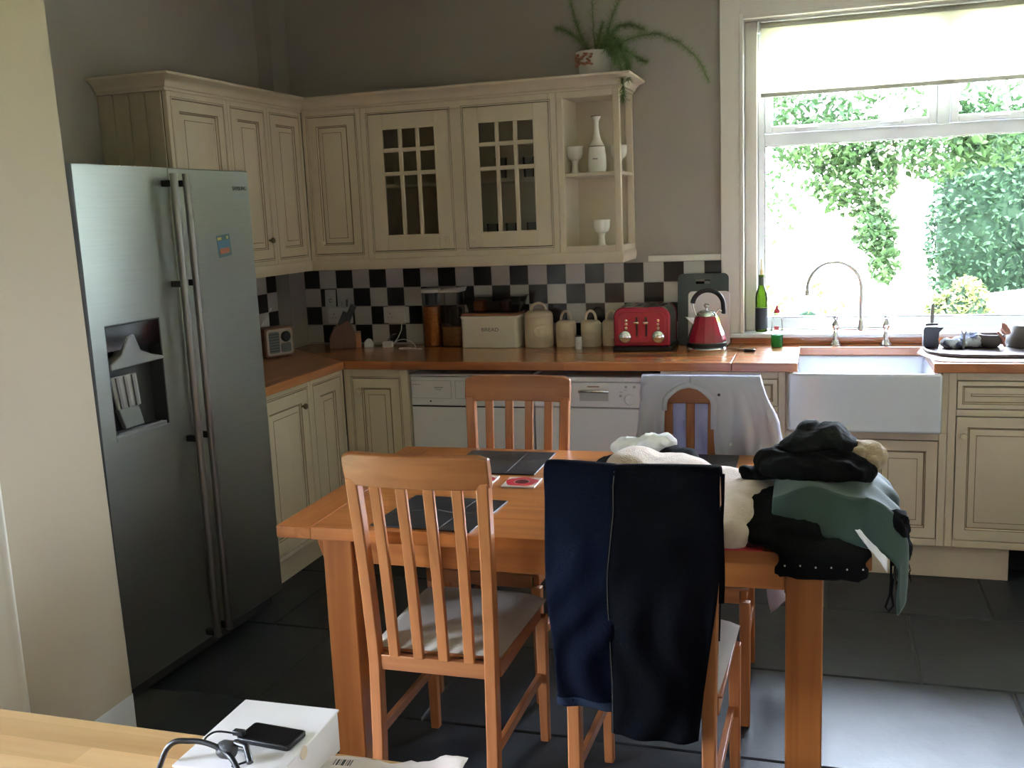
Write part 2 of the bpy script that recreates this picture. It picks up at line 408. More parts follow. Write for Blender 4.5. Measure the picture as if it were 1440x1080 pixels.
# door side: skirting, architrave and the glazed door that lights the near end of the room
sk = [(0, 0), (.016, 0), (.018, .075), (.012, .09), (.011, .105), (.004, .118), (0, .12)]
struct('baseboard_left', B().sweep([(-o_, z_) for o_, z_ in sk], [(.002, -2.4095), (.6905, -2.4095), (.6905, -2.835)][::-1]), m_white)
def arch(y0, y1, z1):
    q = B(); P = [(0, 0), (.012, 0), (.026, .02), (.022, .035), (.014, .045), (.014, .085), (.008, .095), (0, .095)]
    q.prism([(.6905+a, y0+c) for a, c in P], 'Z', 0, z1)
    q.prism([(.6905+a, y1-c) for a, c in P], 'Z', 0, z1)
    q.box(.6905, .708, y0, y1, z1, z1+.09)
    return q
struct('trim_5', arch(-4.065, -2.832, 2.06), m_trim, bevel=.002)
dr = B().box(.50, .54, -3.965, -3.63, .005, 2.055).box(.50, .54, -3.27, -2.935, .005, 2.055).box(.50, .54, -3.63, -3.27, .005, .18).box(.50, .54, -3.63, -3.27, 1.03, 2.055)
door = struct('door_1', dr, m_white, bevel=.003)
obj('pane', B().box(.517, .523, -3.63, -3.27, .18, 1.03), m_glass, door)
for pz0, pz1 in ((1.12, 1.92),):
    for py0, py1 in ((-3.85, -3.50), (-3.40, -3.05)): obj('door_panel', B().box(.5405, .546, py0, py1, pz0, pz1), m_white, door, bevel=.004)
w2 = B().box(.52, .58, -5.35, -5.30, .90, 2.0).box(.52, .58, -4.40, -4.35, .90, 2.0).box(.52, .58, -5.30, -4.40, .90, .95).box(.52, .58, -5.30, -4.40, 1.95, 2.0)
win2 = struct('window_2', w2, m_upvc, bevel=.004)
obj('pane', B().box(.545, .552, -5.31, -4.39, .94, 1.96), m_glass, win2)
obj('door_handle', B().box(.54, .548, -3.03, -2.99, .92, 1.12).tube([(.545, -3.01, 1.04), (.59, -3.01, 1.04), (.59, -3.12, 1.04)], .009, 10), m_chrome, door, smooth=True)

# ------------------------------------------------------------------ the garden outside
m_lawn = M('sunlit_grass', (.20, .27, .10), .9, col2=(.30, .33, .17), ns=1.2, bump=.3, bs=20)
m_gravel = M('pale_paving', (.55, .53, .48), .9, col2=(.62, .60, .55), ns=3)
m_bark = M('pale_bark', (.42, .38, .32), .9, col2=(.30, .27, .22), ns=5, nst=(1, 1, .3), bump=.4, bs=15)
m_leaf = M('sunlit_leaf', (.009, .024, .008), .7, col2=(.022, .040, .012), ns=1.6, transl=.25, spec=.15)
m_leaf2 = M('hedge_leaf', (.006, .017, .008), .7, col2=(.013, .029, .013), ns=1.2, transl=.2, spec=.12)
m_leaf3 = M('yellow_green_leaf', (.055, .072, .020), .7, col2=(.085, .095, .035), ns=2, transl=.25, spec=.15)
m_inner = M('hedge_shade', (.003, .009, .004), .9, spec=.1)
def ground_z(x, y): return -.15 if y < .6 else -.15-min(.30, (y-.6)*.06)+.03*noise.noise((x*.3, y*.3, 0))
gv = []; gf = []; NX, NY = 40, 40
for j in range(NY+1):
    for i in range(NX+1):
        x = -30+64*i/NX; y = -20+60*j/NY; gv.append((x, y, ground_z(x, y)))
for j in range(NY):
    for i in range(NX): a = j*(NX+1)+i; gf.append((a, a+1, a+NX+2, a+NX+1))
g = struct('ground', B().add(gv, gf), m_lawn, smooth=80); 
struct('terrace_paving', B().box(1.2, 5.4, .31, 1.6, -.16, -.10), m_gravel)

def leaves(name, clusters, n, size, mat, parent, seed, droop=.3):
    """clusters: (centre, radii, weight, shell)"""
    R = random.Random(seed); v = []; f = []
    tot = sum(c[2] for c in clusters)
    for (c, r, wt, sh) in clusters:
        for _ in range(int(n*wt/tot)):
            while True:
                d = Vector((R.uniform(-1, 1), R.uniform(-1, 1), R.uniform(-1, 1)))
                if .05 < d.length < 1: break
            if sh: d = d.normalized()*(sh+(1-sh)*R.random())
            p = Vector((c[0]+d.x*r[0], c[1]+d.y*r[1], c[2]+d.z*r[2]))
            e = Euler((R.uniform(-1, 1), R.uniform(-1, 1), R.uniform(0, 6.28))).to_matrix()
            s = size*R.uniform(.6, 1.3); k = len(v)
            for q in ((-.5, 0, 0), (-.1, -.28, .06), (.5, 0, -.05), (-.1, .28, .06)): v.append(tuple(p+e @ (Vector(q)*s)))
            f.append((k, k+1, k+2)); f.append((k, k+2, k+3))
    me = bpy.data.meshes.new(name); me.from_pydata(v, [], f); me.materials.append(mat)
    o = bpy.data.objects.new(name, me); COL.objects.link(o); o.parent = parent; o['kind'] = 'stuff'
    return o
# garden tree with a pale trunk
TRX, TRY = 3.63, 6.0
tr = thing('garden_tree', 'pale trunked leafy tree standing in the garden beyond the sink window', 'tree', (TRX, TRY, ground_z(TRX, TRY)-.05))
gz = tr.location.z
def rel(p): return (p[0]-TRX, p[1]-TRY, p[2]-gz)
trunk = B().tube([rel(p) for p in ((3.70, 6, gz), (3.64, 6, .45), (3.60, 6, .8), (3.50, 6.02, 1.4), (3.42, 6.05, 2.0), (3.36, 6.1, 2.8), (3.3, 6.1, 3.8))], lambda t: .10-.045*t, 12)
for pth in (((3.45, 6, 1.6), (3.8, 5.9, 2.05), (4.3, 5.8, 2.3)), ((3.42, 6, 1.9), (3.0, 5.9, 2.2), (2.5, 5.8, 2.2)), ((3.5, 6, 1.3), (3.2, 5.8, 1.5), (2.9, 5.7, 1.45)),
            ((3.38, 6.1, 2.4), (3.9, 6.4, 2.9), (4.4, 6.5, 3.2)), ((3.36, 6.1, 2.7), (2.8, 6.2, 3.2), (2.3, 6.3, 3.4))):
    trunk.tube([rel(p) for p in pth], lambda t: .045-.03*t, 8)
obj('trunk', trunk, m_bark, tr, smooth=60)
leaves('foliage', [(rel((3.05, 5.8, 1.75)), (.42, .4, .35), 2, 0), (rel((2.85, 5.8, 2.15)), (.6, .5, .3), 2, 0), (rel((3.25, 5.6, 1.28)), (.22, .3, .25), 1.0, 0),
                   (rel((3.35, 5.6, .95)), (.16, .25, .22), .5, 0), (rel((3.85, 5.8, 2.05)), (.5, .5, .35), 2, 0), (rel((4.4, 5.9, 2.2)), (.5, .5, .4), 2, 0),
                   (rel((2.4, 5.9, 2.4)), (.5, .5, .3), 1, 0), (rel((3.4, 6.1, 3.1)), (1.5, 1.2, .7), 5, 0), (rel((2.3, 5.7, 1.6)), (.35, .4, .45), .35, 0)], 9000, .095, m_leaf, tr, 5)
# tall hedge on the right
def bush(name, label, cat, base, clusters, n, size, mat, seed, core=.82):
    t = thing(name, label, cat, base)
    for (c, r) in clusters:
        pass
    q = B()
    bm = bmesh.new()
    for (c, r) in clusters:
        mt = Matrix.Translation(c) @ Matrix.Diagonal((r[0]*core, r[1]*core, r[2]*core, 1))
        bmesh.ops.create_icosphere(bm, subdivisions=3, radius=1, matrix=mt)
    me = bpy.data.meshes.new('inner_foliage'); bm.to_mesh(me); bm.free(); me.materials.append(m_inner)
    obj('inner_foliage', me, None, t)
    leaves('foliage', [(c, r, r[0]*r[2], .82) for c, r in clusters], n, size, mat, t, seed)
    return t
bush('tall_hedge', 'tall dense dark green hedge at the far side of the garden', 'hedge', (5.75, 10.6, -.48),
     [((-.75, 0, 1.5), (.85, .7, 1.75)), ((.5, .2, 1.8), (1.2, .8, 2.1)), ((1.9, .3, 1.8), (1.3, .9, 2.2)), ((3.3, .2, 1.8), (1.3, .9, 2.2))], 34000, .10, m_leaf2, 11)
bush('flowering_shrub', 'yellow green shrub growing at the foot of the pale trunked tree', 'shrub', (4.30, 7.2, -.47),
     [((0, 0, .55), (.32, .3, .62)), ((-.25, .1, .45), (.28, .25, .5))], 3000, .07, m_leaf3, 12)
bush('garden_shrub', 'loose pale shrub in the garden behind the tap', 'shrub', (2.6, 8.0, -.47),
     [((0, 0, .5), (.5, .4, .58)), ((-.7, .2, .6), (.3, .3, .7))], 800, .10, m_leaf3, 13, core=.35)
bush('unseen_hedge', 'broad unseen hedge added beside the garden to green the fridge reflection', 'hedge', (12.5, 5.0, -.6),  # out of view, added to turn the fridge reflection greener
     [((0, 4.5, 1.8), (1.6, 1.6, 2.3)), ((.3, 2.2, 1.8), (1.4, 1.6, 2.2)), ((.2, 0, 1.8), (1.4, 1.6, 2.3)), ((-.2, -2.4, 1.8), (1.4, 1.7, 2.2))], 9000, .16, m_leaf, 15)
# parked white car beyond the hedge foot
car = thing('parked_car', 'white parked car half hidden in front of the garden hedge', 'car', (5.55, 8.3, ground_z(5.55, 8.3)))
m_carw = M('white_car_paint', (.8, .8, .8), .2, coat=1); m_carg = M('dark_car_glass', (.02, .03, .05), .05)
m_orange = M('orange_lamp', (.8, .25, .03), .2); m_tyre = M('tyre_rubber', (.02, .02, .02), .8)
body = [(-.95, .2), (1.95, .2), (2.0, .55), (1.75, .75), (1.0, .83), (-.2, .83), (-.85, .75), (-1.0, .5)]
obj('body', B().prism(body, 'Y', -.8, .8), m_carw, car, bevel=.06, seg=3)
cab = B(); lo = [(-.25, -.74), (1.25, -.74), (1.25, .74), (-.25, .74)]; hi = [(.1, -.58), (.95, -.58), (.95, .58), (.1, .58)]
cab.add([(x, y, .82) for x, y in lo]+[(x, y, 1.25) for x, y in hi], [(0, 3, 2, 1), (4, 5, 6, 7)]+[(i, (i+1) % 4, (i+1) % 4+4, i+4) for i in range(4)])
obj('cabin_glass', cab, m_carg, car, bevel=.05, seg=3)
obj('roof', B().box(.05, 1.0, -.6, .6, 1.235, 1.28), m_carw, car, bevel=.02)
obj('indicator_lamp', B().box(-1.0, -.9, -.82, -.6, .6, .7), m_orange, car, bevel=.02)
for wx in (-.5, 1.45):
    for wy in (-.72, .72): obj('wheel', B().lathe([(.12, -.09), (.3, -.09), (.31, -.05), (.31, .05), (.3, .09), (.12, .09)], 20, (wx, wy, .31), ax='Y'), m_tyre, car, smooth=40)
# ------------------------------------------------------------------ cabinets (local: front faces -Y at y=0, x along the width, z up)
def knob(parent, x, y, z, mat=None, r=.014):
    obj('knob', B().lathe([(.005, .0), (.006, .010), (r*.8, .013), (r, .019), (r*.85, .026), (r*.3, .029)], 18, (x, y, z), ax='Y').xf(
        Matrix.Translation((0, y, 0)) @ Matrix.Scale(-1, 4, (0, 1, 0)) @ Matrix.Translation((0, -y, 0))), mat or m_cream, parent, smooth=50)

def frame_ring(q, w, h, fwid, y0=0, t=.02, x=0, z=0, mi=0):
    q.box(x, x+fwid, y0, y0+t, z, z+h, mi).box(x+w-fwid, x+w, y0, y0+t, z, z+h, mi)
    q.box(x+fwid, x+w-fwid, y0, y0+t, z, z+fwid, mi).box(x+fwid, x+w-fwid, y0, y0+t, z+h-fwid, z+h, mi)
    return q

m_gap = M('gap_shade_paint', (.06, .045, .03), .8)  # dark brown sheets painted in as the shade of door and board gaps
def face_frame(parent, w, z0, z1, fwid=.03):
    q = frame_ring(B(), w, z1-z0, fwid, z=z0)
    o = obj('face_frame', q, m_cream, parent, bevel=.0025)
    # glazed bead line round the opening
    obj('bead', frame_ring(B(), w-2*fwid+.010, z1-z0-2*fwid+.010, .005, -.002, .004, x=fwid-.005, z=z0+fwid-.005), m_cream, parent, bevel=.0015)
    obj('glaze_line', frame_ring(B(), w-2*fwid+.0145, z1-z0-2*fwid+.0145, .0022, -.0004, .002, x=fwid-.00725, z=z0+fwid-.00725), m_glaze, parent)
    obj('door_gap_shade', B().box(fwid-.002, w-fwid+.002, .0125, .0128, z0+fwid-.002, z1-fwid+.002), m_gap, parent)
    return o

def panel_door(parent, x, z, w, h, name='door', st=.048, y=.0):
    x += .002; z += .002; w -= .004; h -= .004
    pr = [(0, y+.012), (0, y+.001), (.0015, y), (st-.006, y), (st-.003, y+.002), (st, y+.009), (st+.004, y+.010), (st+.026, y+.003), (st+.029, y+.002)]
    q = B().rings(w, h, pr, x, z, mats=[1, 0, 0, 1, 0, 1, 0, 1])
    return obj(name, q, [m_cream, m_glaze], parent, smooth=25)

def carcass(parent, w, d, z0, z1, t=.016, mat=None, front=.02, solid_top=True):
    q = B().box(0, t, front, d, z0, z1).box(w-t, w, front, d, z0, z1).box(t, w-t, d-t, d, z0, z1).box(t, w-t, front, d-t, z0, z0+t)
    if solid_top: q.box(t, w-t, front, d-t, z1-t, z1)
    return obj('carcass', q, mat or m_creamin, parent)

def glazed_door(parent, x, z, w, h, knobx):
    st = .072
    obj('door_gap_shade', frame_ring(B(), w+.003, h+.003, .004, .012, .002, x=x-.0015, z=z-.0015), m_gap, parent)
    x += .002; z += .002; w -= .004; h -= .004
    q = frame_ring(B(), w, h, st, 0, .018, x=x, z=z)
    dr = obj('door', q, m_cream, parent, bevel=.0025)
    obj('bead', frame_ring(B(), w-2*st+.012, h-2*st+.012, .008, -.003, .004, x=x+st-.006, z=z+st-.006), m_cream, dr, bevel=.0015)
    ox, oz, ow, oh = x+st, z+st, w-2*st, h-2*st
    bw = .020
    xs = [ox, ox+ow*.333, ox+ow*.667, ox+ow]
    zs = [oz, oz+oh-2*.105, oz+oh-.105+.006, oz+oh]
    for k in (1, 2):
        obj('glazing_bar', B().box(xs[k]-bw/2, xs[k]+bw/2, .001, .015, oz, oz+oh), m_cream, dr, bevel=.004)
        obj('glazing_bar', B().box(ox, ox+ow, .0015, .0145, zs[k]-bw/2, zs[k]+bw/2), m_cream, dr, bevel=.004)
    for a in range(3):
        for c in range(3):
            obj('pane', B().box(xs[a]+.001, xs[a+1]-.001, .009, .012, zs[c]+.001, zs[c+1]-.001), m_cabglass, dr)
    knob(dr, knobx, -.0005, z+.045)
    return dr

ZB, ZT = 1.384, 2.107          # wall units
DW = .340
def wall_unit(name, label, loc, rotz, w, group=None):
    return thing(name, label, 'cabinet', loc, rotz, group)
# left run (faces +X)
for (ya, yb, lab, kn) in ((-1.409, -.991, 'cream wall cabinet with raised panel door half hidden behind the fridge top', None),
                          (-.990, -.666, 'narrow cream wall cabinet with brass knob on the left wall', 'r'),
                          (-.665, -.3425, 'narrow cream wall cabinet in the wall corner without a knob', None)):
    w_ = yb-ya; t = wall_unit('wall_cabinet', lab, (.3192, ya, ZB), pi/2, w_)
    carcass(t, w_-.001, .318, 0, ZT-ZB)
    face_frame(t, w_-.001, 0, ZT-ZB, .028)
    d = panel_door(t, .0295, .0295, w_-.060, ZT-ZB-.059)
    if kn: knob(d, w_-.065, -.0005, .115, M('aged_brass', (.20, .15, .09), .35, .9))
    if ya < -1.4:
        obj('side_back', B().box(-.0012, -.0002, .019, .317, .001, ZT-ZB-.001), m_gap, t)  # dark backing puts shade into the gaps between boards
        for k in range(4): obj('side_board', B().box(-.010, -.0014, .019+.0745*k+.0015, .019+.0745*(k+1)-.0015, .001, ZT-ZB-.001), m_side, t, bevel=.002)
# back run (faces -Y)
t = wall_unit('wall_cabinet', 'cream wall cabinet with a solid panel door beside the glazed cabinet', (.3205, -.3414, ZB), 0, .316)
carcass(t, .315, DW, 0, ZT-ZB); face_frame(t, .315, 0, ZT-ZB, .028)
d = panel_door(t, .0295, .0295, .256, ZT-ZB-.059); knob(d, .075, -.0005, .085)
W2 = .975
t = wall_unit('glazed_wall_cabinet', 'cream double wall cabinet with nine pane glazed doors', (.6365, -.3414, ZB), 0, W2)
carcass(t, W2, DW, 0, ZT-ZB)
q = frame_ring(B(), W2, ZT-ZB, .034); q.box(W2/2-.034, W2/2+.034, 0, .02, .034, ZT-ZB-.034)
obj('face_frame', q, m_cream, t, bevel=.0025)
hw = W2/2-.034-.034
for k, kx in ((0, .034+hw-.03), (1, W2/2+.034+.03)):
    x0 = .0355 if k == 0 else W2/2+.0355
    obj('bead', frame_ring(B(), hw+.010, ZT-ZB-.068+.010, .005, -.002, .004, x=x0-.0065, z=.034-.005), m_cream, t, bevel=.0015)
    obj('glaze_line', frame_ring(B(), hw+.0145, ZT-ZB-.068+.0145, .0022, -.0004, .002, x=x0-.00875, z=.034-.00725), m_glaze, t)
    glazed_door(t, x0, .0355, hw-.003, ZT-ZB-.071, kx)
obj('shelf', B().box(.017, W2-.017, .03, DW-.017, .34, .356), m_creamin, t)
m_gware = glass('glassware', (.9, .92, .92), 1.2)
for gx, gy, gz_, gh, lab in ((.60, .15, .016, .13, 'tall clear tumbler just right of the glazed cabinet centre post'), (.68, .20, .016, .13, 'tall clear tumbler in the middle of three behind the glazed door'),
                       (.80, .16, .016, .13, 'tall clear tumbler nearest the open display unit behind glass'), (.66, .14, .356, .1, 'short clear tumbler near the centre post on the upper glazed shelf'), (.78, .2, .356, .1, 'short clear tumbler near the display unit on the upper glazed shelf')):
    tag(obj('drinking_glass', B().lathe([(.024, 0), (.030, gh), (.028, gh), (.022, .008), (.001, .008)], 20), m_gware, None, smooth=40, loc=(.6365+gx, -.3414+gy, ZB+gz_+.0003)),
        lab, 'glass', 'tumblers inside the glazed cabinet')
# open display end unit
W3 = .290
t = thing('open_shelf_unit', 'cream open display unit with one shelf at the end of the wall cabinets', 'shelf unit', (1.6125, -.3414, ZB))
q = B().box(0, .016, .02, DW, 0, ZT-ZB).box(.016, W3-.03, DW-.016, DW, 0, ZT-ZB).box(.016, W3-.004, .02, DW-.016, 0, .02).box(.016, W3-.004, .02, DW-.016, ZT-ZB-.02, ZT-ZB)
obj('carcass', q, m_creamin, t)
q = B().box(0, .03, 0, .02, 0, ZT-ZB).box(W3-.03, W3, 0, .03, 0, ZT-ZB).box(.03, W3-.03, 0, .02, 0, .03).box(.03, W3-.03, 0, .02, ZT-ZB-.03, ZT-ZB)
q.box(W3-.03, W3, DW-.035, DW, 0, ZT-ZB).box(W3-.02, W3, .03, DW-.035, 0, .03).box(W3-.02, W3, .03, DW-.035, ZT-ZB-.03, ZT-ZB)
obj('face_frame', q, m_cream, t, bevel=.0025)
obj('shelf', B().box(.0165, W3-.002, .022, DW-.017, .345, .362), m_creamin, t, bevel=.003)
# cornice and light rail round the whole run
co = [(-.02, ZT+.0005), (.004, ZT+.0005), (.004, ZT+.010), (.012, ZT+.014), (.018, ZT+.026), (.034, ZT+.042), (.056, ZT+.050), (.060, ZT+.053), (.060, ZT+.062), (-.02, ZT+.062)]
tag(obj('cornice_moulding', B().sweep(co, [(.003, -1.420), (.3192, -1.420), (.3192, -.3414), (1.9030, -.3414), (1.9030, -.003)]), m_cream, None, smooth=30),
    'cream moulded cornice running along the tops of the wall cabinets', 'cornice')
lp = [(-.016, ZB-.0005), (.0, ZB-.0005), (.005, ZB-.012), (.005, ZB-.030), (.0, ZB-.05), (-.016, ZB-.05)]
tag(obj('light_rail', B().sweep(lp, [(.003, -1.409), (.3192, -1.409), (.3192, -.3414), (1.9030, -.3414), (1.9030, -.003)]), m_cream, None, smooth=30),
    'cream light rail moulding along the undersides of the wall cabinets', 'moulding')

# ------------------------------------------------------------------ base units
HW = .9147; WT = .038
ZB0, ZB1 = .148, .875
def base_unit(name, label, loc, rotz, w, d=.565, z1=ZB1, ff=True, top=True):
    t = thing(name, label, 'cabinet', (loc[0], loc[1], ZB0), rotz)
    carcass(t, w, d, 0, z1-ZB0, solid_top=top)
    return t
m_brass = bpy.data.materials['aged_brass']
# left run
t = base_unit('base_cabinet', 'cream base cabinet with dark knob between the fridge and corner', (.58, -1.372, 0), pi/2, .447)
h_ = ZB1-ZB0-.001
face_frame(t, .447, 0, h_, .028); d = panel_door(t, .0295, .0295, .388, h_-.059, st=.06); knob(d, .36, -.0005, h_-.10, m_brass)
t = base_unit('base_cabinet', 'narrow cream base cabinet in the left counter corner without a knob', (.58, -.924, 0), pi/2, .325)
face_frame(t, .323, 0, h_, .028); panel_door(t, .0295, .0295, .264, h_-.059, st=.06)
t = base_unit('base_cabinet', 'cream corner base cabinet with a round cream knob beside the washing machine', (.584, -.60, 0), 0, .331, d=.58)
face_frame(t, .331, 0, h_, .042); d = panel_door(t, .0435, .0435, .244, h_-.087, st=.05); knob(d, .084, -.0005, h_-.105, r=.017)
# right of the appliances
tag(obj('filler_panel', B().box(2.106, 2.208, -.598, -.02, .001, .874), m_cream, None, bevel=.002), 'plain cream filler panel beside the white dishwasher', 'panel')
t = base_unit('drawer_cabinet', 'cream base cabinet with one drawer above a door left of the sink', (2.212, -.60, 0), 0, .421, d=.58)
def drawer_door(t, w, h, kd, kz, zsplit=.555, kright=False, double=False):
    q = frame_ring(B(), w, h, .030); q.box(.030, w-.030, 0, .02, zsplit-.005, zsplit+.022)
    obj('face_frame', q, m_cream, t, bevel=.0025)
    dw = panel_door(t, .0315, zsplit+.0235, w-.063, h-.030-zsplit-.025, 'drawer', st=.024)
    knob(dw, w/2, -.0005, (zsplit+.022+h-.03)/2)
    d = panel_door(t, .0315, .0315, w-.063, zsplit-.038)
    knob(d, (w-.062) if kright else .06, -.0005, zsplit-.085)
drawer_door(t, .421, h_, 0, 0)
t = base_unit('sink_cabinet', 'cream double door cabinet below the white butler sink', (2.6345, -.60, 0), 0, .628, d=.58, z1=.625, top=False)
hs = .625-ZB0
q = frame_ring(B(), .628, hs, .03); q.box(.299, .329, 0, .02, .03, hs-.03)
obj('face_frame', q, m_cream, t, bevel=.0025)
obj('side_stile', B().box(0, .008, 0, .02, hs+.0005, ZB1-ZB0-.001), m_cream, t); obj('side_stile', B().box(.606, .628, 0, .02, hs+.0005, ZB1-ZB0-.001), m_cream, t)
for k in (0, 1):
    d = panel_door(t, .0315 if k == 0 else .3305, .0315, .266, hs-.063); knob(d, .262 if k == 0 else .362, -.0005, hs-.09)
t = base_unit('drawer_cabinet', 'cream base cabinet with drawer and door right of the sink', (3.2635, -.60, 0), 0, .62, d=.58)
drawer_door(t, .62, h_, 0, 0)
pl = tag(obj('plinth_board', B().box(2.2095, 3.516, -.554, -.536, .0005, ZB0-.001), m_cream, None, bevel=.002), 'cream plinth board under the sink and drawer cabinets', 'plinth')
q = B().prism([(.482, -1.372), (.50, -1.372), (.50, -.554), (.915, -.554), (.915, -.536), (.482, -.536)], 'Z', .0005, ZB0-.001)
tag(obj('plinth_board', q, m_cream, None, bevel=.002), 'cream plinth board along the corner base cabinets beside the fridge', 'plinth')
# wood worktops
poly = [(.0065, -1.372), (.600, -1.372), (.600, -.621), (2.410, -.621), (2.410, -.0075), (.0855, -.0075), (.0855, -.171), (.0065, -.171)]
q = B().prism([(.0065, -1.372), (.600, -1.372), (.600, -.621), (.0865, -.171), (.0065, -.171)], 'Z', HW-WT, HW, 1)
q.prism([(.600, -.621), (2.410, -.621), (2.410, -.0075), (.0865, -.0075), (.0865, -.171)], 'Z', HW-WT, HW, 0)
tag(obj('wood_worktop', q, [m_worktop, m_worktopy], None, bevel=.003), 'oiled wood corner worktop under the toaster and bread bin', 'worktop')
poly = [(2.412, -.621), (2.680, -.621), (2.680, -.141), (3.205, -.141), (3.205, -.621), (3.95, -.621), (3.95, -.0075), (2.412, -.0075)]
tag(obj('wood_worktop', B().prism(poly, 'Z', HW-WT, HW), m_worktop, None, bevel=.003), 'oiled wood worktop cut out round the white sink', 'worktop')
tag(obj('wood_upstand', B().box(2.36, 3.95, -.030, -.008, HW+.0003, .945), m_worktop, None, bevel=.002), 'narrow wood upstand strip under the window board', 'upstand')

# ------------------------------------------------------------------ butler sink and bridge tap
SX0, SX1, SY0, SY1, SZ0, SZ1 = 2.644, 3.236, -.650, -.120, .632, .8755
sk_ = thing('butler_sink', 'large white fireclay butler sink set below the window', 'sink', ((SX0+SX1)/2, (SY0+SY1)/2, SZ0))
W, D, Hh = (SX1-SX0)/2, (SY1-SY0)/2, SZ1-SZ0
me = bpy.data.meshes.new('basin'); bm = bmesh.new()
bmesh.ops.create_cube(bm, size=1, matrix=Matrix.Translation((0, 0, Hh/2)) @ Matrix.Diagonal((2*W, 2*D, Hh, 1)))
top = max(bm.faces, key=lambda f: f.calc_center_median().z)
r_ = bmesh.ops.inset_individual(bm, faces=[top], thickness=.032)
ex = bmesh.ops.extrude_face_region(bm, geom=[top]); vs_ = [v for v in ex['geom'] if isinstance(v, bmesh.types.BMVert)]
bmesh.ops.translate(bm, verts=vs_, vec=(0, 0, -.195)); bmesh.ops.scale(bm, verts=vs_, vec=(.94, .92, 1)); bmesh.ops.delete(bm, geom=[top], context='FACES_ONLY')
bm.to_mesh(me); bm.free(); me.materials.append(m_ceramic)
obj('basin', me, None, sk_, bevel=.016, seg=4)
obj('plug_hole', B().lathe([(.04, 0), (.04, .003), (.03, .004), (.028, .001)], 24, (0, .05, Hh-.1945)), m_chrome, sk_, smooth=40)
tp = thing('bridge_tap', 'chrome bridge mixer tap with tall swan neck spout behind the sink', 'tap', (2.945, -.075, HW))
for sx in (-.109, .109):
    obj('pillar', B().lathe([(.026, .0), (.026, .005), (.018, .012), (.013, .03), (.017, .045), (.012, .055), (.012, .075), (.018, .082), (.019, .10), (.012, .112), (.008, .118)], 20, (sx, 0, 0)), m_chrome, tp, smooth=45)
    hd = B().lathe([(.008, .117), (.014, .122), (.014, .13), (.006, .138)], 16, (sx, 0, 0))
    for a in range(4):
        an = a*pi/2+.4; hd.tube([(sx, 0, .131), (sx+.026*cos(an), .026*sin(an), .133)], .0045, 8); hd.lathe([(.001, -.006), (.006, -.003), (.006, .003), (.001, .006)], 10, (sx+.028*cos(an), .028*sin(an), .133))
    obj('cross_handle', hd, m_chrome, tp, smooth=50)
obj('bridge', B().tube([(-.109, 0, .078), (.109, 0, .078)], .0085, 12).lathe([(.011, .066), (.018, .072), (.018, .092), (.013, .102), (.015, .108), (.011, .118), (.0095, .125)], 20), m_chrome, tp, smooth=45)
path = [(0, 0, .12), (0, 0, .18), (0, 0, .25)]+[(-.1175+.1175*cos(a), 0, .262+.1175*sin(a)) for a in [pi*i/22 for i in range(0, 22)]]+[(-.235, 0, .262), (-.236, 0, .248)]
obj('spout', B().tube(path, .0085, 14).lathe([(.011, -.012), (.011, .006), (.009, .01)], 14, (-.236, 0, .242)), m_chrome, tp, smooth=45)

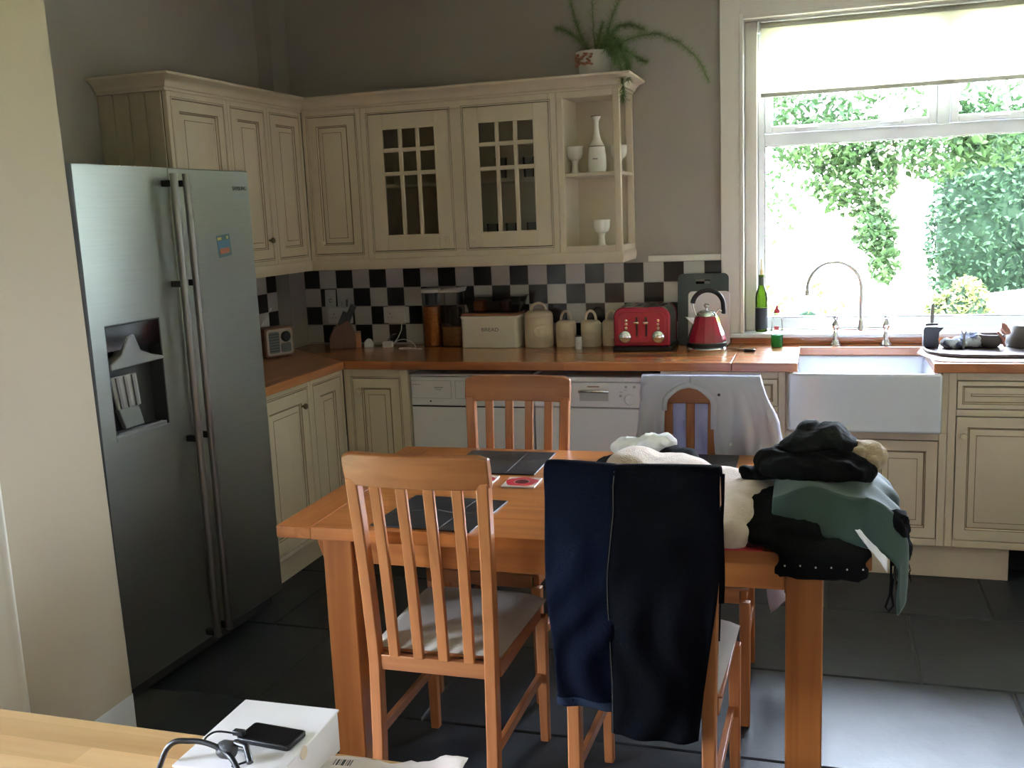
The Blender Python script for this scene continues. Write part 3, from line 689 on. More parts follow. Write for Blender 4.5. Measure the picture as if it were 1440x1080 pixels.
# ------------------------------------------------------------------ white appliances
def appliance(name, label, x0, w, kind):
    t = thing(name, label, 'appliance', (x0, -.585, 0))
    obj('body', B().box(0, w, .022, .56, .02, .842), m_appl, t, bevel=.003)
    obj('top_lid', B().box(-.001, w+.001, -.004, .56, .8425, .852), m_appl, t, bevel=.003) if kind == 'w' else obj('top_strip', B().box(0, w, .0, .021, .822, .842), m_appl, t, bevel=.003)
    pz = .695 if kind == 'w' else .700
    pn = obj('control_panel', B().box(.001, w-.001, 0 if kind == 'w' else -.004, .0215, pz+.006, .838 if kind == 'w' else .818), m_appl, t, bevel=.004)
    dr = obj('door', B().box(.001, w-.001, .002, .0215, .10, pz), m_appl, t, bevel=.004)
    obj('kick_plate', B().box(.004, w-.004, .03, .045, .021, .097), m_dark, t)
    yy = 0 if kind == 'w' else -.004
    if kind == 'w':
        obj('drawer_outline', frame_ring(B(), .20, .085, .0015, -.0012, .002, x=.006, z=.735), m_applg, pn)
        obj('display_outline', frame_ring(B(), .13, .085, .0015, -.0012, .002, x=.225, z=.735), m_applg, pn)
        obj('printed_marks', B().box(.12, .165, -.001, .0005, .785, .790).box(.125, .155, -.001, .0005, .776, .779).box(.01, .05, -.001, .0005, .80, .803), m_applg, pn)
        obj('pilot_lamp', B().lathe([(.004, -.002), (.004, .001)], 10, (.10, 0, .722), ax='Y'), m_black, pn)
        obj('programme_knob', B().lathe([(.030, .0), (.030, .012), (.026, .018)], 26, (.42, 0, .78), ax='Y').xf(Matrix.Scale(-1, 4, (0, 1, 0))), m_appl, pn, smooth=40)
        obj('door_gap_shade', B().box(.004, w-.004, .004, .02, pz-.001, pz+.0065), m_black, t)  # black strip painted in for the shade between panel and door
    else:
        h = B().box(.215, .345, yy-.002, yy+.001, .735, .785)
        obj('handle_recess_shade', h, M('recess_shade', (.42, .40, .395), .4), pn)  # flat plate, the shade of the handle slot put into its grey
        obj('handle_grip', B().tube([(.214, yy-.004, .777), (.235, yy-.016, .781), (.325, yy-.016, .781), (.346, yy-.004, .777)], .008, 10), m_chrome, pn, smooth=50)
        obj('programme_dial', B().lathe([(.024, .0), (.024, .010), (.020, .014)], 26, (.442, yy, .745), ax='Y').xf(Matrix.Translation((0, yy, 0)) @ Matrix.Scale(-1, 4, (0, 1, 0)) @ Matrix.Translation((0, -yy, 0))), m_appl, pn, smooth=40)
        for px_, pz_ in ((.425, .80), (.462, .80), (.40, .76)): obj('button', B().lathe([(.006, -.003), (.006, .001)], 12, (px_, yy, pz_), ax='Y'), m_applg, pn, smooth=40)
        obj('maker_mark', B().box(.250, .305, yy-.001, yy+.0004, .797, .803), M('brown_print', (.33, .18, .13), .5), pn)
        obj('printed_marks', B().box(.395, .41, yy-.001, yy+.0004, .775, .778).box(.415, .43, yy-.001, yy+.0004, .785, .787), m_applg, pn)
    for fx in (.05, w-.05): obj('foot', B().lathe([(.018, 0), (.018, .02)], 14, (fx, .06, .0005)), m_black, t, smooth=40)
appliance('washing_machine', 'white washing machine under the counter beside the corner cabinet', .921, .600, 'w')
appliance('dishwasher', 'white dishwasher with a recessed chrome grip beside the filler panel', 1.527, .575, 'd')

# ------------------------------------------------------------------ american style fridge freezer
FR = thing('fridge_freezer', 'large brushed steel double door fridge freezer with water dispenser', 'fridge', (.6177, -2.3304, 0), radians(87.82))
FW_, FZ0, FZ1 = .919, .083, 1.779
SP = .442
obj('body', B().box(-.024, FW_-.034, .068, .598, .06, FZ1-.012), m_dark, FR, bevel=.006)
dx0, dx1, dz0, dz1 = .062, .325, .905, 1.28      # dispenser opening
q = B().box(0, dx0, 0, .06, FZ0, FZ1).box(dx1, SP-.002, 0, .06, FZ0, FZ1).box(dx0, dx1, 0, .06, FZ0, dz0).box(dx0, dx1, 0, .06, dz1, FZ1)
dl = obj('freezer_door', q, m_steel, FR)
obj('door_edge', B().prism([(-.028, .06), (-.028, .022), (-.022, .008), (-.010, .001), (-.0003, .0005), (-.0003, .06)], 'Z', FZ0, FZ1), M('dark_door_edge', (.07, .07, .072), .4, .5), dl, smooth=30)
dr_ = obj('fridge_door', B().box(SP+.002, FW_, 0, .06, FZ0, FZ1), m_steel, FR, bevel=.004)
obj('door_seal', B().box(.006, FW_-.006, .06, .068, FZ0+.004, FZ1-.014), m_black, FR)
# dispenser
ds = obj('dispenser_recess', B().box(dx0, dx1, .056, .0595, dz0, dz1).box(dx0, dx0+.004, .002, .056, dz0, dz1).box(dx1-.004, dx1, .002, .056, dz0, dz1).box(dx0+.004, dx1-.004, .002, .056, dz1-.004, dz1).box(dx0+.004, dx1-.004, .002, .056, dz0, dz0+.004), m_dark, FR)
obj('control_display', B().box(dx0+.004, dx1-.004, .001, .012, 1.195, dz1-.004), m_bgloss, ds, bevel=.002)
m_dgrey = M('dispenser_grey', (.22, .23, .235), .35)
hood = [(dx0+.004, 1.155), (dx0+.06, 1.18), (dx0+.095, 1.235), (dx0+.125, 1.24), (dx0+.15, 1.185), (dx0+.20, 1.165), (dx1-.004, 1.15), (dx1-.004, 1.14), (dx0+.004, 1.135)]
obj('nozzle_hood', B().prism(hood, 'Y', -.006, .035), m_dgrey, ds, bevel=.004)
q = B()
obj('paddle', B().prism([(dx0+.02, 1.11), (dx0+.145, 1.11), (dx0+.155, 1.0), (dx0+.045, 1.0)], 'Y', .018, .03), M('paddle_plastic', (.40, .40, .39), .25), ds, bevel=.004)
for k in range(3): obj('paddle_rib', B().prism([(dx0+.04+.038*k, 1.107), (dx0+.052+.038*k, 1.107), (dx0+.066+.036*k, 1.003), (dx0+.054+.036*k, 1.003)], 'Y', .012, .019), m_hsteel, ds)
obj('backplate', B().prism([(dx0+.06, 1.0), (dx0+.155, 1.0), (dx0+.175, .93), (dx0+.085, .93)], 'Y', .03, .05), m_dgrey, ds, bevel=.003)
obj('drip_tray', B().box(dx0+.006, dx1-.006, .006, .054, dz0+.004, dz0+.02).box(dx0+.002, dx1-.002, -.002, .004, dz0, dz0+.01), m_dgrey, ds, bevel=.002)
for k in range(3): obj('tray_slat', B().box(dx0+.03, dx1-.03, .012+.014*k, .018+.014*k, dz0+.02, dz0+.023), m_hsteel, ds)
for hx, par in ((SP-.032, dl), (SP+.036, dr_)):
    h = obj('handle', B().tube([(hx, -.048, .10), (hx, -.050, .5), (hx, -.050, 1.4), (hx, -.048, 1.757)], .0125, 14, flat=1.1), m_hsteel, par, smooth=50)
    for hz in (.115, .84, 1.385, 1.725):
        obj('bracket', B().box(hx-.010, hx+.010, -.046, -.0005, hz-.011, hz+.011), m_black, h, bevel=.003)
me = text_mesh('SAMSUNG', .021, .0005); me.materials.append(m_dark)
o = obj('badge_lettering', me, None, dr_); o.location = (.855, -.0008, 1.712); o.rotation_euler = (pi/2, 0, 0); o.scale = (.95, 1, 1)
obj('kick_grille', B().box(.012, FW_-.012, .05, .075, .02, FZ0-.004), m_dark, FR)
for fx in (.05, FW_-.05): obj('foot', B().lathe([(.02, 0), (.02, .02), (.012, .022), (.012, .06)], 14, (fx, .11, .0005)), m_black, FR, smooth=40)
for hx_ in (.02, FW_-.10): obj('hinge_cover', B().box(hx_, hx_+.08, .0605, .10, FZ1-.011, FZ1+.004), m_dark, FR, bevel=.004)
mg = thing('fridge_magnet', 'small blue picture magnet tilted on the fridge door', 'magnet', (.6397, -1.6, 1.46))
mg.rotation_euler = (0, radians(0), radians(87.82))
mb = obj('tile', B().box(-.044, .044, -.006, -.0012, 0, .085), M('teal_print', (.07, .13, .15), .35), mg, bevel=.003, rot=(0, radians(-5), 0))
obj('blue_band', B().box(-.036, .036, -.0068, -.0058, .030, .062), M('blue_print', (.06, .17, .28), .4), mb)
obj('orange_band', B().box(-.030, .030, -.0072, -.0058, .014, .034), M('orange_print', (.38, .10, .03), .4), mb)
obj('yellow_trim', B().box(-.036, -.012, -.0070, -.0058, .066, .076).box(.02, .03, -.0070, -.0058, .066, .076), M('yellow_print', (.5, .42, .12), .4), mb)
# ------------------------------------------------------------------ dining table
TZ = .762
TB = thing('dining_table', 'honey coloured wooden dining table with square legs and breadboard ends', 'table', (1.3536, -2.5631, 0), .0142)
TL, TW_, TT = 1.539, .9366, .034
E_ = .105
for x0, x1 in ((0, E_), (TL-E_, TL)):
    e = obj('end_board', B().box(x0+.0004, x1-.0004, 0, TW_, TZ-TT, TZ), m_tabley, TB, bevel=.003)
npl = 6
for k in range(npl):
    a, c = TW_*k/npl, TW_*(k+1)/npl
    obj('plank', B().box(E_, TL-E_, a+.0003, c-.0003, TZ-TT, TZ), m_tablex, TB, bevel=.0012)
ap = .085; lg = .088; ins = .065
LX = (.108, 1.345)
for lx in LX:
    for ly in (.055, TW_-.055-lg):
        q = B().box(lx, lx+lg, ly, ly+lg, .0005, TZ-TT-.0005)
        o = obj('leg', q, m_tablez, TB, bevel=.004)
        s = -1 if lx < .5 else 1
        ex = lx if s < 0 else lx+lg
        br = [(ex, TZ-TT-.0005), (ex+s*.018, TZ-TT-.0005), (ex+s*.016, TZ-TT-.03), (ex+s*.006, TZ-TT-.06), (ex, TZ-TT-.075)]
        if s < 0: obj('leg_bracket', B().prism(br, 'Y', ly+.004, ly+lg-.004), m_tablez, TB, bevel=.002)
for ly in (.066, TW_-.066-.022): obj('apron', B().box(LX[0]+lg, LX[1], ly, ly+.022, TZ-TT-ap, TZ-TT-.0005), m_tablex, TB, bevel=.002)
for lx in (LX[0]+.011, LX[1]+lg-.033): obj('apron', B().box(lx, lx+.022, .055+lg, TW_-.055-lg, TZ-TT-ap, TZ-TT-.0005), m_tabley, TB, bevel=.002)
for k in range(3): obj('wood_plug', B().lathe([(.006, -.001), (.006, .0006)], 12, (.052, .16+.30*k, TZ)), M('plug_wood', (.36, .15, .05), .4), TB)

# ------------------------------------------------------------------ chairs (local: backrest at -Y, sitter faces +Y)
def make_chair(label, loc, rotz, group):
    t = thing('dining_chair', label, 'chair', loc, rotz, group)
    def side(tz):   # centre line of the rear post in (y,z)
        P = [(-.232, 0), (-.212, .2), (-.200, .42), (-.203, .55), (-.216, .75), (-.236, .93)]
        for (a, b_) in zip(P, P[1:]):
            if a[1] <= tz <= b_[1]:
                k = (tz-a[1])/(b_[1]-a[1]); return a[0]+(b_[0]-a[0])*k
        return P[-1][0]
    zs = [0.0005, .1, .2, .3, .42, .5, .6, .7, .8, .93]
    def strip(xc, zl, hw, ht, off=0):
        vs = []; n = len(zl)
        for z in zl:
            y = side(z)+(off(z) if callable(off) else off); x = xc(z) if callable(xc) else xc
            vs += [(x-hw, y-ht, z), (x+hw, y-ht, z), (x+hw, y+ht, z), (x-hw, y+ht, z)]
        fs = [(4*j+k, 4*j+(k+1) % 4, 4*j+4+(k+1) % 4, 4*j+4+k) for j in range(n-1) for k in range(4)]+[(3, 2, 1, 0), tuple(range(4*n-4, 4*n))]
        return B().add(vs, fs)
    for s in (-1, 1):
        obj('rear_post', strip(lambda z: s*(.162 if z < .42 else .162+.014*(z-.42)/.5), zs, .0165, .017), m_chairz, t, bevel=.004, smooth=30)
    for s in (-1, 1):
        q = B(); a, c = .0165, .0135
        x, y = s*.178, .215
        q.add([(x-c, y-c, .0005), (x+c, y-c, .0005), (x+c, y+c, .0005), (x-c, y+c, .0005), (x-a, y-a, .40), (x+a, y-a, .40), (x+a, y+a, .40), (x-a, y+a, .40)],
              [(3, 2, 1, 0), (4, 5, 6, 7)]+[(i, (i+1) % 4, (i+1) % 4+4, i+4) for i in range(4)])
        obj('front_leg', q, m_chairz, t, bevel=.004)
    bow = lambda x: -.022*(1-(x/.19)**2)
    zl = [.437, .5, .6, .7, .8, .925]
    for k in range(4):
        x0 = -.105+.07*k
        obj('slat', strip(lambda z: x0*(1+.06*(z-.43)/.5), zl, .0145, .0075, lambda z: bow(x0)*(.35+.65*(z-.43)/.5)), m_chairz, t, bevel=.003, smooth=30)
    # bowed crest rail
    n = 17; vs = []; W_ = .195
    for i in range(n):
        x = -W_+2*W_*i/(n-1); yb = bow(x)
        e_ = min(1, (W_-abs(x))/.018); dz = .010*(1-sqrt(max(0, 1-(1-e_)**2)))
        for (dy, z) in ((-.013, .912+dz*.6), (.011, .912+dz*.6), (.012, .955), (.008, 1.0-dz), (-.006, 1.003-dz), (-.018, .997-dz), (-.018, .955)):
            vs.append((x, -.234-(z-.93)*.12+yb+dy, z))
    m_ = 7; fs = [(i*m_+k, i*m_+(k+1) % m_, (i+1)*m_+(k+1) % m_, (i+1)*m_+k) for i in range(n-1) for k in range(m_)]+[tuple(range(m_-1, -1, -1)), tuple(range((n-1)*m_, n*m_))]
    obj('crest_rail', B().add(vs, fs), m_chairx, t, bevel=.003, smooth=40)
    obj('rear_rail', B().box(-.146, .146, -.212, -.190, .398, .440), m_chairx, t, bevel=.002)
    for s in (-1, 1):
        obj('side_rail', B().box(s*.172-.010, s*.172+.010, -.184, .199, .395, .438), m_chairy, t, bevel=.002)
        obj('side_stretcher', B().box(s*.170-.008, s*.170+.008, -.197, .200, .195, .222), m_chairy, t, bevel=.002)
    obj('front_rail', B().box(-.162, .162, .206, .226, .395, .438), m_chairx, t, bevel=.002)
    obj('seat_board', B().box(-.190, .190, -.185, .236, .4385, .446), m_chairx, t, bevel=.003)
    # padded seat
    n = 16; vs = []; fs = []
    for j in range(n+1):
        for i in range(n+1):
            u, v = -1+2*i/n, -1+2*j/n
            e = (1-abs(u)**5)*(1-abs(v)**5); hgt = .036*max(0, e)**.4
            vs.append((u*(.196-.012*(1-v)/2)*(1-.02*(1-e)), .022+v*.200, .448+hgt))
    for j in range(n):
        for i in range(n): a = j*(n+1)+i; fs.append((a, a+1, a+n+2, a+n+1))
    k = len(vs); vs2 = [(x, y, .4465) for x, y, z in vs]
    rim = [i for i in range(n+1)]+[(j+1)*(n+1)-1 for j in range(1, n+1)]+[n*(n+1)+i for i in range(n-1, -1, -1)]+[j*(n+1) for j in range(n-1, 0, -1)]
    q = B().add(vs+[vs2[i] for i in rim], fs+[(rim[i], rim[(i+1) % len(rim)], k+(i+1) % len(rim), k+i) for i in range(len(rim))]+[tuple(k+i for i in range(len(rim)))])
    obj('seat_pad', q, m_seat, t, smooth=60)
    return t
G_ = 'dining chairs round the table'
chA = make_chair('slatted wooden dining chair with bare backrest facing the tall fridge side of the table front', (1.812, -2.402, 0), 0, G_)
chA['label'] = 'bare slatted wooden dining chair on the same table side as the draped jeans'
copy_tree(chA, None, 'bare slatted wooden dining chair standing in front of the washing machine', G_, (1.737, -1.752, 0), pi)
copy_tree(chA, None, 'wooden dining chair wearing a pale grey shirt', G_, (2.386, -1.752, 0), pi)
copy_tree(chA, None, 'wooden dining chair with dark jeans hung over its backrest', G_, (2.376, -2.478, 0), radians(-1))

# ------------------------------------------------------------------ placemats and coasters
m_mat = M('black_slate_mat', (.012, .012, .013), .38, col2=(.02, .02, .021), ns=6, bump=.1, bs=30)
m_matedge = M('mat_scratch', (.22, .21, .20), .6)
def placemat(label, cx, cy, w, h, rz):
    t = thing('placemat', label, 'placemat', (cx, cy, TZ+.0004), rz, 'dark placemats on the dining table')
    obj('mat', B().box(-w/2, w/2, -h/2, h/2, 0, .004), m_mat, t, bevel=.001)
    obj('pattern_line', B().box(w*.18, w*.18+.002, -h/2+.002, h/2-.002, .004, .0044), m_matedge, t)
    q = B().tube([(-w*.48, -h*.1, .0042), (-w*.1, h*.08, .0042), (w*.2, -h*.02, .0042), (w*.48, h*.2, .0042)], .0007, 4); obj('pattern_line', q, m_matedge, t)
placemat('black placemat lying in front of the bare far chair', 1.765, -1.815, .30, .29, .02)
placemat('black placemat seen through the slats of the bare near chair', 1.770, -2.385, .29, .29, -.05)
placemat('black placemat beside the shirt covered chair', 2.375, -1.77, .30, .27, .02)
m_cw = M('coaster_white_print', (.62, .55, .50), .3); m_cr = M('coaster_red_print', (.55, .03, .05), .3); m_cd = M('coaster_dark_print', (.10, .01, .015), .3)
def coaster(label, cx, cy, rz):
    t = thing('coaster', label, 'coaster', (cx, cy, TZ+.0004), rz, 'red printed coasters')
    obj('board', B().box(-.052, .052, -.052, .052, 0, .005), m_cw, t, bevel=.001)
    n = 28; ring = B(); vs = []; fs = []
    for i in range(n):
        a = 2*pi*i/n
        for r_, zz in ((.024, .0053), (.048+.003*sin(5*a), .0053)): vs.append((max(-.050, min(.050, r_*cos(a)*1.04)), max(-.050, min(.050, r_*sin(a))), zz))
    for i in range(n): fs.append((2*i, 2*i+1, 2*((i+1) % n)+1, 2*((i+1) % n)))
    obj('red_flower', B().add(vs, fs), m_cr, t)
    obj('flower_eye', B().lathe([(.022, .0049), (.020, .0056)], 20), m_cd, t)
coaster('red flower coaster lying clear beside the black placemat', 1.905, -2.05, .03)
coaster('red flower coaster half hidden behind the bare near chair crest', 1.765, -2.045, .03)
tag(obj('red_napkin', B().box(-.06, .06, -.05, .05, 0, .003), m_cr, None, loc=(2.585, -2.50, TZ+.0004), rot=(0, 0, .05)), 'small red napkin at the table edge under the black clothes', 'napkin')
tag(obj('paper_slip', B().box(-.05, .05, -.045, .045, 0, .0008), M('paper_white', (.8, .79, .76), .7), None, loc=(2.17, -2.41, TZ+.0004), rot=(0, 0, .75)), 'white slip of paper on the table beside the jeans', 'paper')

# ------------------------------------------------------------------ near table with box, phone and post
NZ = .75
NT = thing('side_table', 'pale wooden side table holding the white box', 'table', (1.9, -4.0, 0))
obj('table_top', B().box(-1.05, .75, -.42, .425, NZ-.03, NZ), m_fg, NT, bevel=.003)
for lx in (-.98, .62):
    for ly in (-.36, .30): obj('leg', B().box(lx, lx+.06, ly, ly+.06, .0005, NZ-.031), m_tablez, NT, bevel=.003)
for ly in (-.34, .33): obj('apron', B().box(-.92, .62, ly, ly+.02, NZ-.11, NZ-.031), m_tablex, NT, bevel=.002)
m_card = M('white_card', (.74, .69, .71), .6, col2=(.71, .66, .68), ns=3)
m_cardin = M('card_edge', (.62, .50, .38), .7)
bx = thing('cardboard_box', 'flat white cardboard box with a tucked lid on the side table', 'box', (1.975, -3.665, NZ+.0004), radians(1.0))
W_, D_, H_ = .083, .100, .068
obj('tray', B().box(-W_+.002, W_-.002, -D_+.002, D_-.002, 0, H_-.004), m_card, bx, bevel=.001)
obj('lid', B().box(-W_, W_, -D_, D_, H_-.0035, H_), m_card, bx, bevel=.001)
obj('lid_flap', B().box(W_-.0015, W_+.0008, -D_+.004, D_-.012, H_-.045, H_-.001), m_card, bx, bevel=.0005)
obj('thumb_notch', B().lathe([(.010, -.0006), (.010, .0006)], 20, (W_+.0012, -.02, H_-.006), ax='X', sy=1), m_cardin, bx)
ph = thing('smartphone', 'black smartphone lying face up on the white box', 'phone', (1.999, -3.670, NZ+H_+.0012), radians(-4))
obj('case', B().prism(rrect(-.046, .046, -.025, .025, .006), 'Z', 0, .008), m_black, ph, bevel=.0015)
obj('screen', B().prism(rrect(-.043, .043, -.022, .022, .004), 'Z', .008, .0085), m_bgloss, ph)
def cable(name, label, cat, pts, r, mat, group=None, n=8, steps=10):
    P = [Vector(p) for p in pts]; out = []
    for i in range(len(P)-1):
        p0, p1, p2, p3 = P[max(i-1, 0)], P[i], P[i+1], P[min(i+2, len(P)-1)]
        for k in range(steps):
            t_ = k/steps
            out.append(.5*((2*p1)+(p2-p0)*t_+(2*p0-5*p1+4*p2-p3)*t_*t_+(3*p1-p0-3*p2+p3)*t_**3))
    out.append(P[-1]); base = Vector((P[0].x, P[0].y, min(p.z for p in out)-r))
    o = obj(name, B().tube([p-base for p in out], r, n), mat, None, smooth=60, loc=base)
    return tag(o, label, cat, group)
bz = NZ+H_+.003
cab_ = cable('phone_cable', 'thin black cable looping off the white box beside the phone', 'cable',
      [(1.955, -3.685, bz+.004), (1.945, -3.690, bz+.012), (1.922, -3.700, bz+.016), (1.915, -3.715, bz+.008), (1.95, -3.712, bz+.002), (1.985, -3.717, bz+.001), (2.0, -3.735, bz+.001), (1.985, -3.755, bz+.001)], .0016, m_black)
obj('plug', B().box(-.010, .008, -.005, .005, -.004, .004), m_black, cab_, bevel=.0015, loc=(0, 0, .012))
hs_ = cable('headset', 'black headset with a round ear pad resting on the white box', 'headset',
      [(1.86, -3.775, NZ+.02), (1.885, -3.76, bz+.02), (1.92, -3.752, bz+.030), (1.955, -3.752, bz+.028), (1.985, -3.757, bz+.018), (2.01, -3.775, bz+.008)], .0042, m_black)
obj('ear_pad', B().lathe([(.001, -.012), (.010, -.012), (.013, -.006), (.013, .006), (.010, .012), (.001, .012)], 20, ax='X'), m_dark, hs_, smooth=60, loc=(.113, .030, .075))
obj('boom', B().tube([(.113, .030, .075), (.125, .036, .084), (.145, .030, .084), (.16, .014, .07)], .005, 10), m_black, hs_, smooth=60)
# crumpled post
n = 26; vs = []; fs = []
for j in range(n+1):
    for i in range(n+1):
        u, v = i/n, j/n
        z = .004+.016*max(0, noise.noise((u*4, v*4, 3)))+.010*abs(noise.noise((u*9, v*7, 8)))+.02*(u**3)*(v)
        vs.append((-.115+.23*u, -.13+.26*v+.006*sin(u*9)-.012*u*v, z))
for j in range(n):
    for i in range(n): a = j*(n+1)+i; fs.append((a, a+1, a+n+2, a+n+1))
env = thing('paper_envelope', 'crumpled pinkish white paper envelope beside the white box', 'envelope', (2.175, -3.715, NZ+.0005), radians(6))
e = obj('sheet', B().add(vs, fs), M('pinkish_paper', (.66, .56, .53), .7), env, smooth=50); md = e.modifiers.new('s', 'SOLIDIFY'); md.thickness = .0012; md.offset = 1
q = B()
for k, (dx, w__) in enumerate(((0, .0012), (.004, .003), (.009, .001), (.012, .0045), (.019, .001), (.022, .002), (.026, .0012))): q.box(-.085+dx, -.085+dx+w__, .082, .097, .022, .0226)
o = obj('printed_code', q, m_dark, env); o['kind'] = 'stuff'
tag(obj('grey_notebook', B().box(-.075, .075, -.10, .10, 0, .010), M('grey_cover', (.25, .25, .25), .6), None, bevel=.002, loc=(2.36, -3.70, NZ+.0004), rot=(0, 0, -.03)), 'grey notebook beside the paper envelope', 'notebook')
# ------------------------------------------------------------------ things on the worktop
HZ = HW+.0004
m_stone = M('cream_stoneware', (.68, .56, .41), .35, col2=(.64, .52, .37), ns=5)
m_enamel = M('cream_enamel', (.72, .65, .52), .3)
m_lidwood = wood('bin_lid_wood', (.28, .11, .045), (.38, .17, .07), 'X', .4)
m_letter = M('dark_lettering', (.10, .085, .07), .5)
# bread bin
bb = thing('bread_bin', 'cream enamel bread bin with wooden lid and dark lettering', 'bread bin', (1.185, -.085, HZ))
body = rrect(-.150, .150, -.085, .072, .018)
obj('body', B().prism(body, 'Z', 0, .150), m_enamel, bb, bevel=.004)
obj('rim', B().prism(rrect(-.153, .153, -.088, .074, .018), 'Z', .146, .160), m_enamel, bb, bevel=.003)
obj('lid', B().prism(rrect(-.149, .149, -.084, .071, .016), 'Z', .1605, .174), m_lidwood, bb, bevel=.003)
me = text_mesh('BREAD', .026); me.materials.append(m_letter); o = obj('lettering', me, None, bb); o.location = (.006, -.0858, .092); o.rotation_euler = (pi/2, 0, 0); o.scale = (1.15, 1, 1)
# clear tub on the bin
tub = thing('clear_plastic_tub', 'clear plastic food tub lying on top of the bread bin', 'tub', (1.20, -.078, HZ+.1745))
obj('tub_wall', B().add([(-.13, -.05, 0), (.13, -.05, 0), (.13, .05, 0), (-.13, .05, 0), (-.15, -.062, .075), (.15, -.062, .075), (.15, .062, .075), (-.15, .062, .075)],
    [(0, 3, 2, 1), (0, 1, 5, 4), (1, 2, 6, 5), (2, 3, 7, 6), (3, 0, 4, 7)]), m_clear, tub).modifiers.new('s', 'SOLIDIFY').thickness = .002
obj('tub_lid', B().prism(rrect(-.155, .155, -.066, .066, .015), 'Z', .0755, .081), m_clear, tub, bevel=.002)
m_redfood = M('red_packet', (.35, .08, .03), .5); m_dkfood = M('dark_packet', (.02, .018, .016), .5)
obj('red_packet', B().box(-.115, -.06, -.03, .03, .003, .058), m_redfood, tub, bevel=.008)
obj('dark_packet', B().box(-.05, .03, -.035, .035, .003, .05), m_dkfood, tub, bevel=.012)
obj('dark_packet', B().box(.035, .075, -.035, .03, .003, .06), M('brown_packet', (.12, .05, .03), .5), tub, bevel=.01)
# storage jars
def jar_handle(parent, r, z, h, w):
    P = [(-w, 0, z)]+[(-w*cos(a), 0, z+.01+(h-.01)*sin(a)) for a in [pi*i/14 for i in range(15)]]+[(w, 0, z)]
    obj('lid_handle', B().tube(P, .0065, 10), m_stone, parent, smooth=60)
def canister(label, x, y, r, h, hh, rz=0):
    t = thing('storage_canister', label, 'canister', (x, y, HZ), rz, 'cream stoneware canisters')
    obj('body', B().lathe([(r*.96, 0), (r, .006), (r, h*.78), (r*.985, h*.80), (r, h*.815), (r*.97, h*.83)], 36), m_stone, t, smooth=40)
    obj('lid', B().lathe([(r*.98, h*.832), (r*.99, h*.86), (r*.93, h*.93), (r*.75, h*.985), (r*.4, h), (.001, h)], 36), m_stone, t, smooth=40)
    jar_handle(t, r, h*.93, hh+h*.07, r*.52)
    q = B(); q.tube([(.62*r*cos(a), -sqrt(max(0, r*r-(.62*r*cos(a))**2))-.0006, h*.45+.45*r*sin(a)) for a in [2*pi*i/24 for i in range(25)]], .0016, 6, cap=False)
    for k in range(4):
        xx = -.3*r+.2*r*k; q.box(xx, xx+.09*r, -sqrt(r*r-xx*xx)-.002, -sqrt(r*r-xx*xx)+.002, h*.45-.012, h*.45+.012)
    o = obj('raised_plaque', q, m_stone, t, smooth=60); o['kind'] = 'stuff'
canister('largest cream canister with a loop lid beside the bread bin', 1.424, -.095, .072, .180, .036, .5)
canister('small cream canister with a loop lid next to the largest one', 1.563, -.090, .050, .128, .045, -.1)
canister('small cream canister with a loop lid behind the salt shaker', 1.688, -.088, .050, .128, .045, .05)
canister('small cream canister half hidden behind the red toaster', 1.786, -.060, .046, .128, .042, .1)
sh = thing('salt_shaker', 'little white salt shaker standing before the canisters', 'shaker', (1.650, -.20, HZ))
obj('body', B().lathe([(.016, 0), (.017, .004), (.016, .06), (.001, .06)], 20), m_white, sh, smooth=40)
obj('cap', B().lathe([(.0165, .0605), (.016, .066), (.001, .068)], 20), m_dark, sh, smooth=40)

# red four slot toaster, front towards -Y
m_red = M('red_enamel', (.36, .008, .035), .16, coat=.8, col2=(.30, .006, .028), ns=2)
m_redm = M('red_metal', (.42, .02, .045), .22, .3, coat=.6)
m_sidesteel = M('toaster_steel', (.36, .36, .35), .3, .9)
ts = thing('toaster', 'red four slot toaster with black base and chrome dials', 'toaster', (1.972, -.140, HZ), radians(0))
def prof(x0, x1, z0, z1, r): return rrect(x0, x1, z0, z1, r, 7, (0, 0, 1, 1))
obj('base', B().box(-.137, .137, -.140, .118, 0, .022), m_black, ts, bevel=.004)
obj('front_shell', B().prism(prof(-.132, .132, .0225, .205, .045), 'Y', -.136, -.098), m_red, ts, bevel=.007, seg=3)
obj('body', B().prism(prof(-.129, .129, .0225, .203, .045), 'Y', -.0975, .085), m_sidesteel, ts, bevel=.002)
obj('rear_shell', B().prism(prof(-.132, .132, .0225, .205, .045), 'Y', .0855, .115), m_red, ts, bevel=.006)
obj('front_panel', B().prism(rrect(-.112, .112, .040, .182, .03, 7, (1, 1, 1, 1)), 'Y', -.1385, -.1355), m_redm, ts, bevel=.002)
for k in range(4):
    x = -.087+.058*k
    obj('bread_slot', B().box(x-.013, x+.013, -.085, .075, .2025, .2045), m_black, ts)
    obj('slot_rim', B().box(x-.017, x-.0135, -.09, .08, .2032, .2060).box(x+.0135, x+.017, -.09, .08, .2032, .2060).box(x-.0135, x+.0135, -.09, -.0855, .2032, .2060).box(x-.0135, x+.0135, .0755, .08, .2032, .2060), m_sidesteel, ts)
for x in (-.022, .022):
    obj('lever_slot', B().box(x-.004, x+.004, -.1395, -.1384, .070, .160), m_black, ts)
    obj('lever', B().box(x-.013, x+.013, -.158, -.1395, .128, .140), m_chrome, ts, bevel=.004)
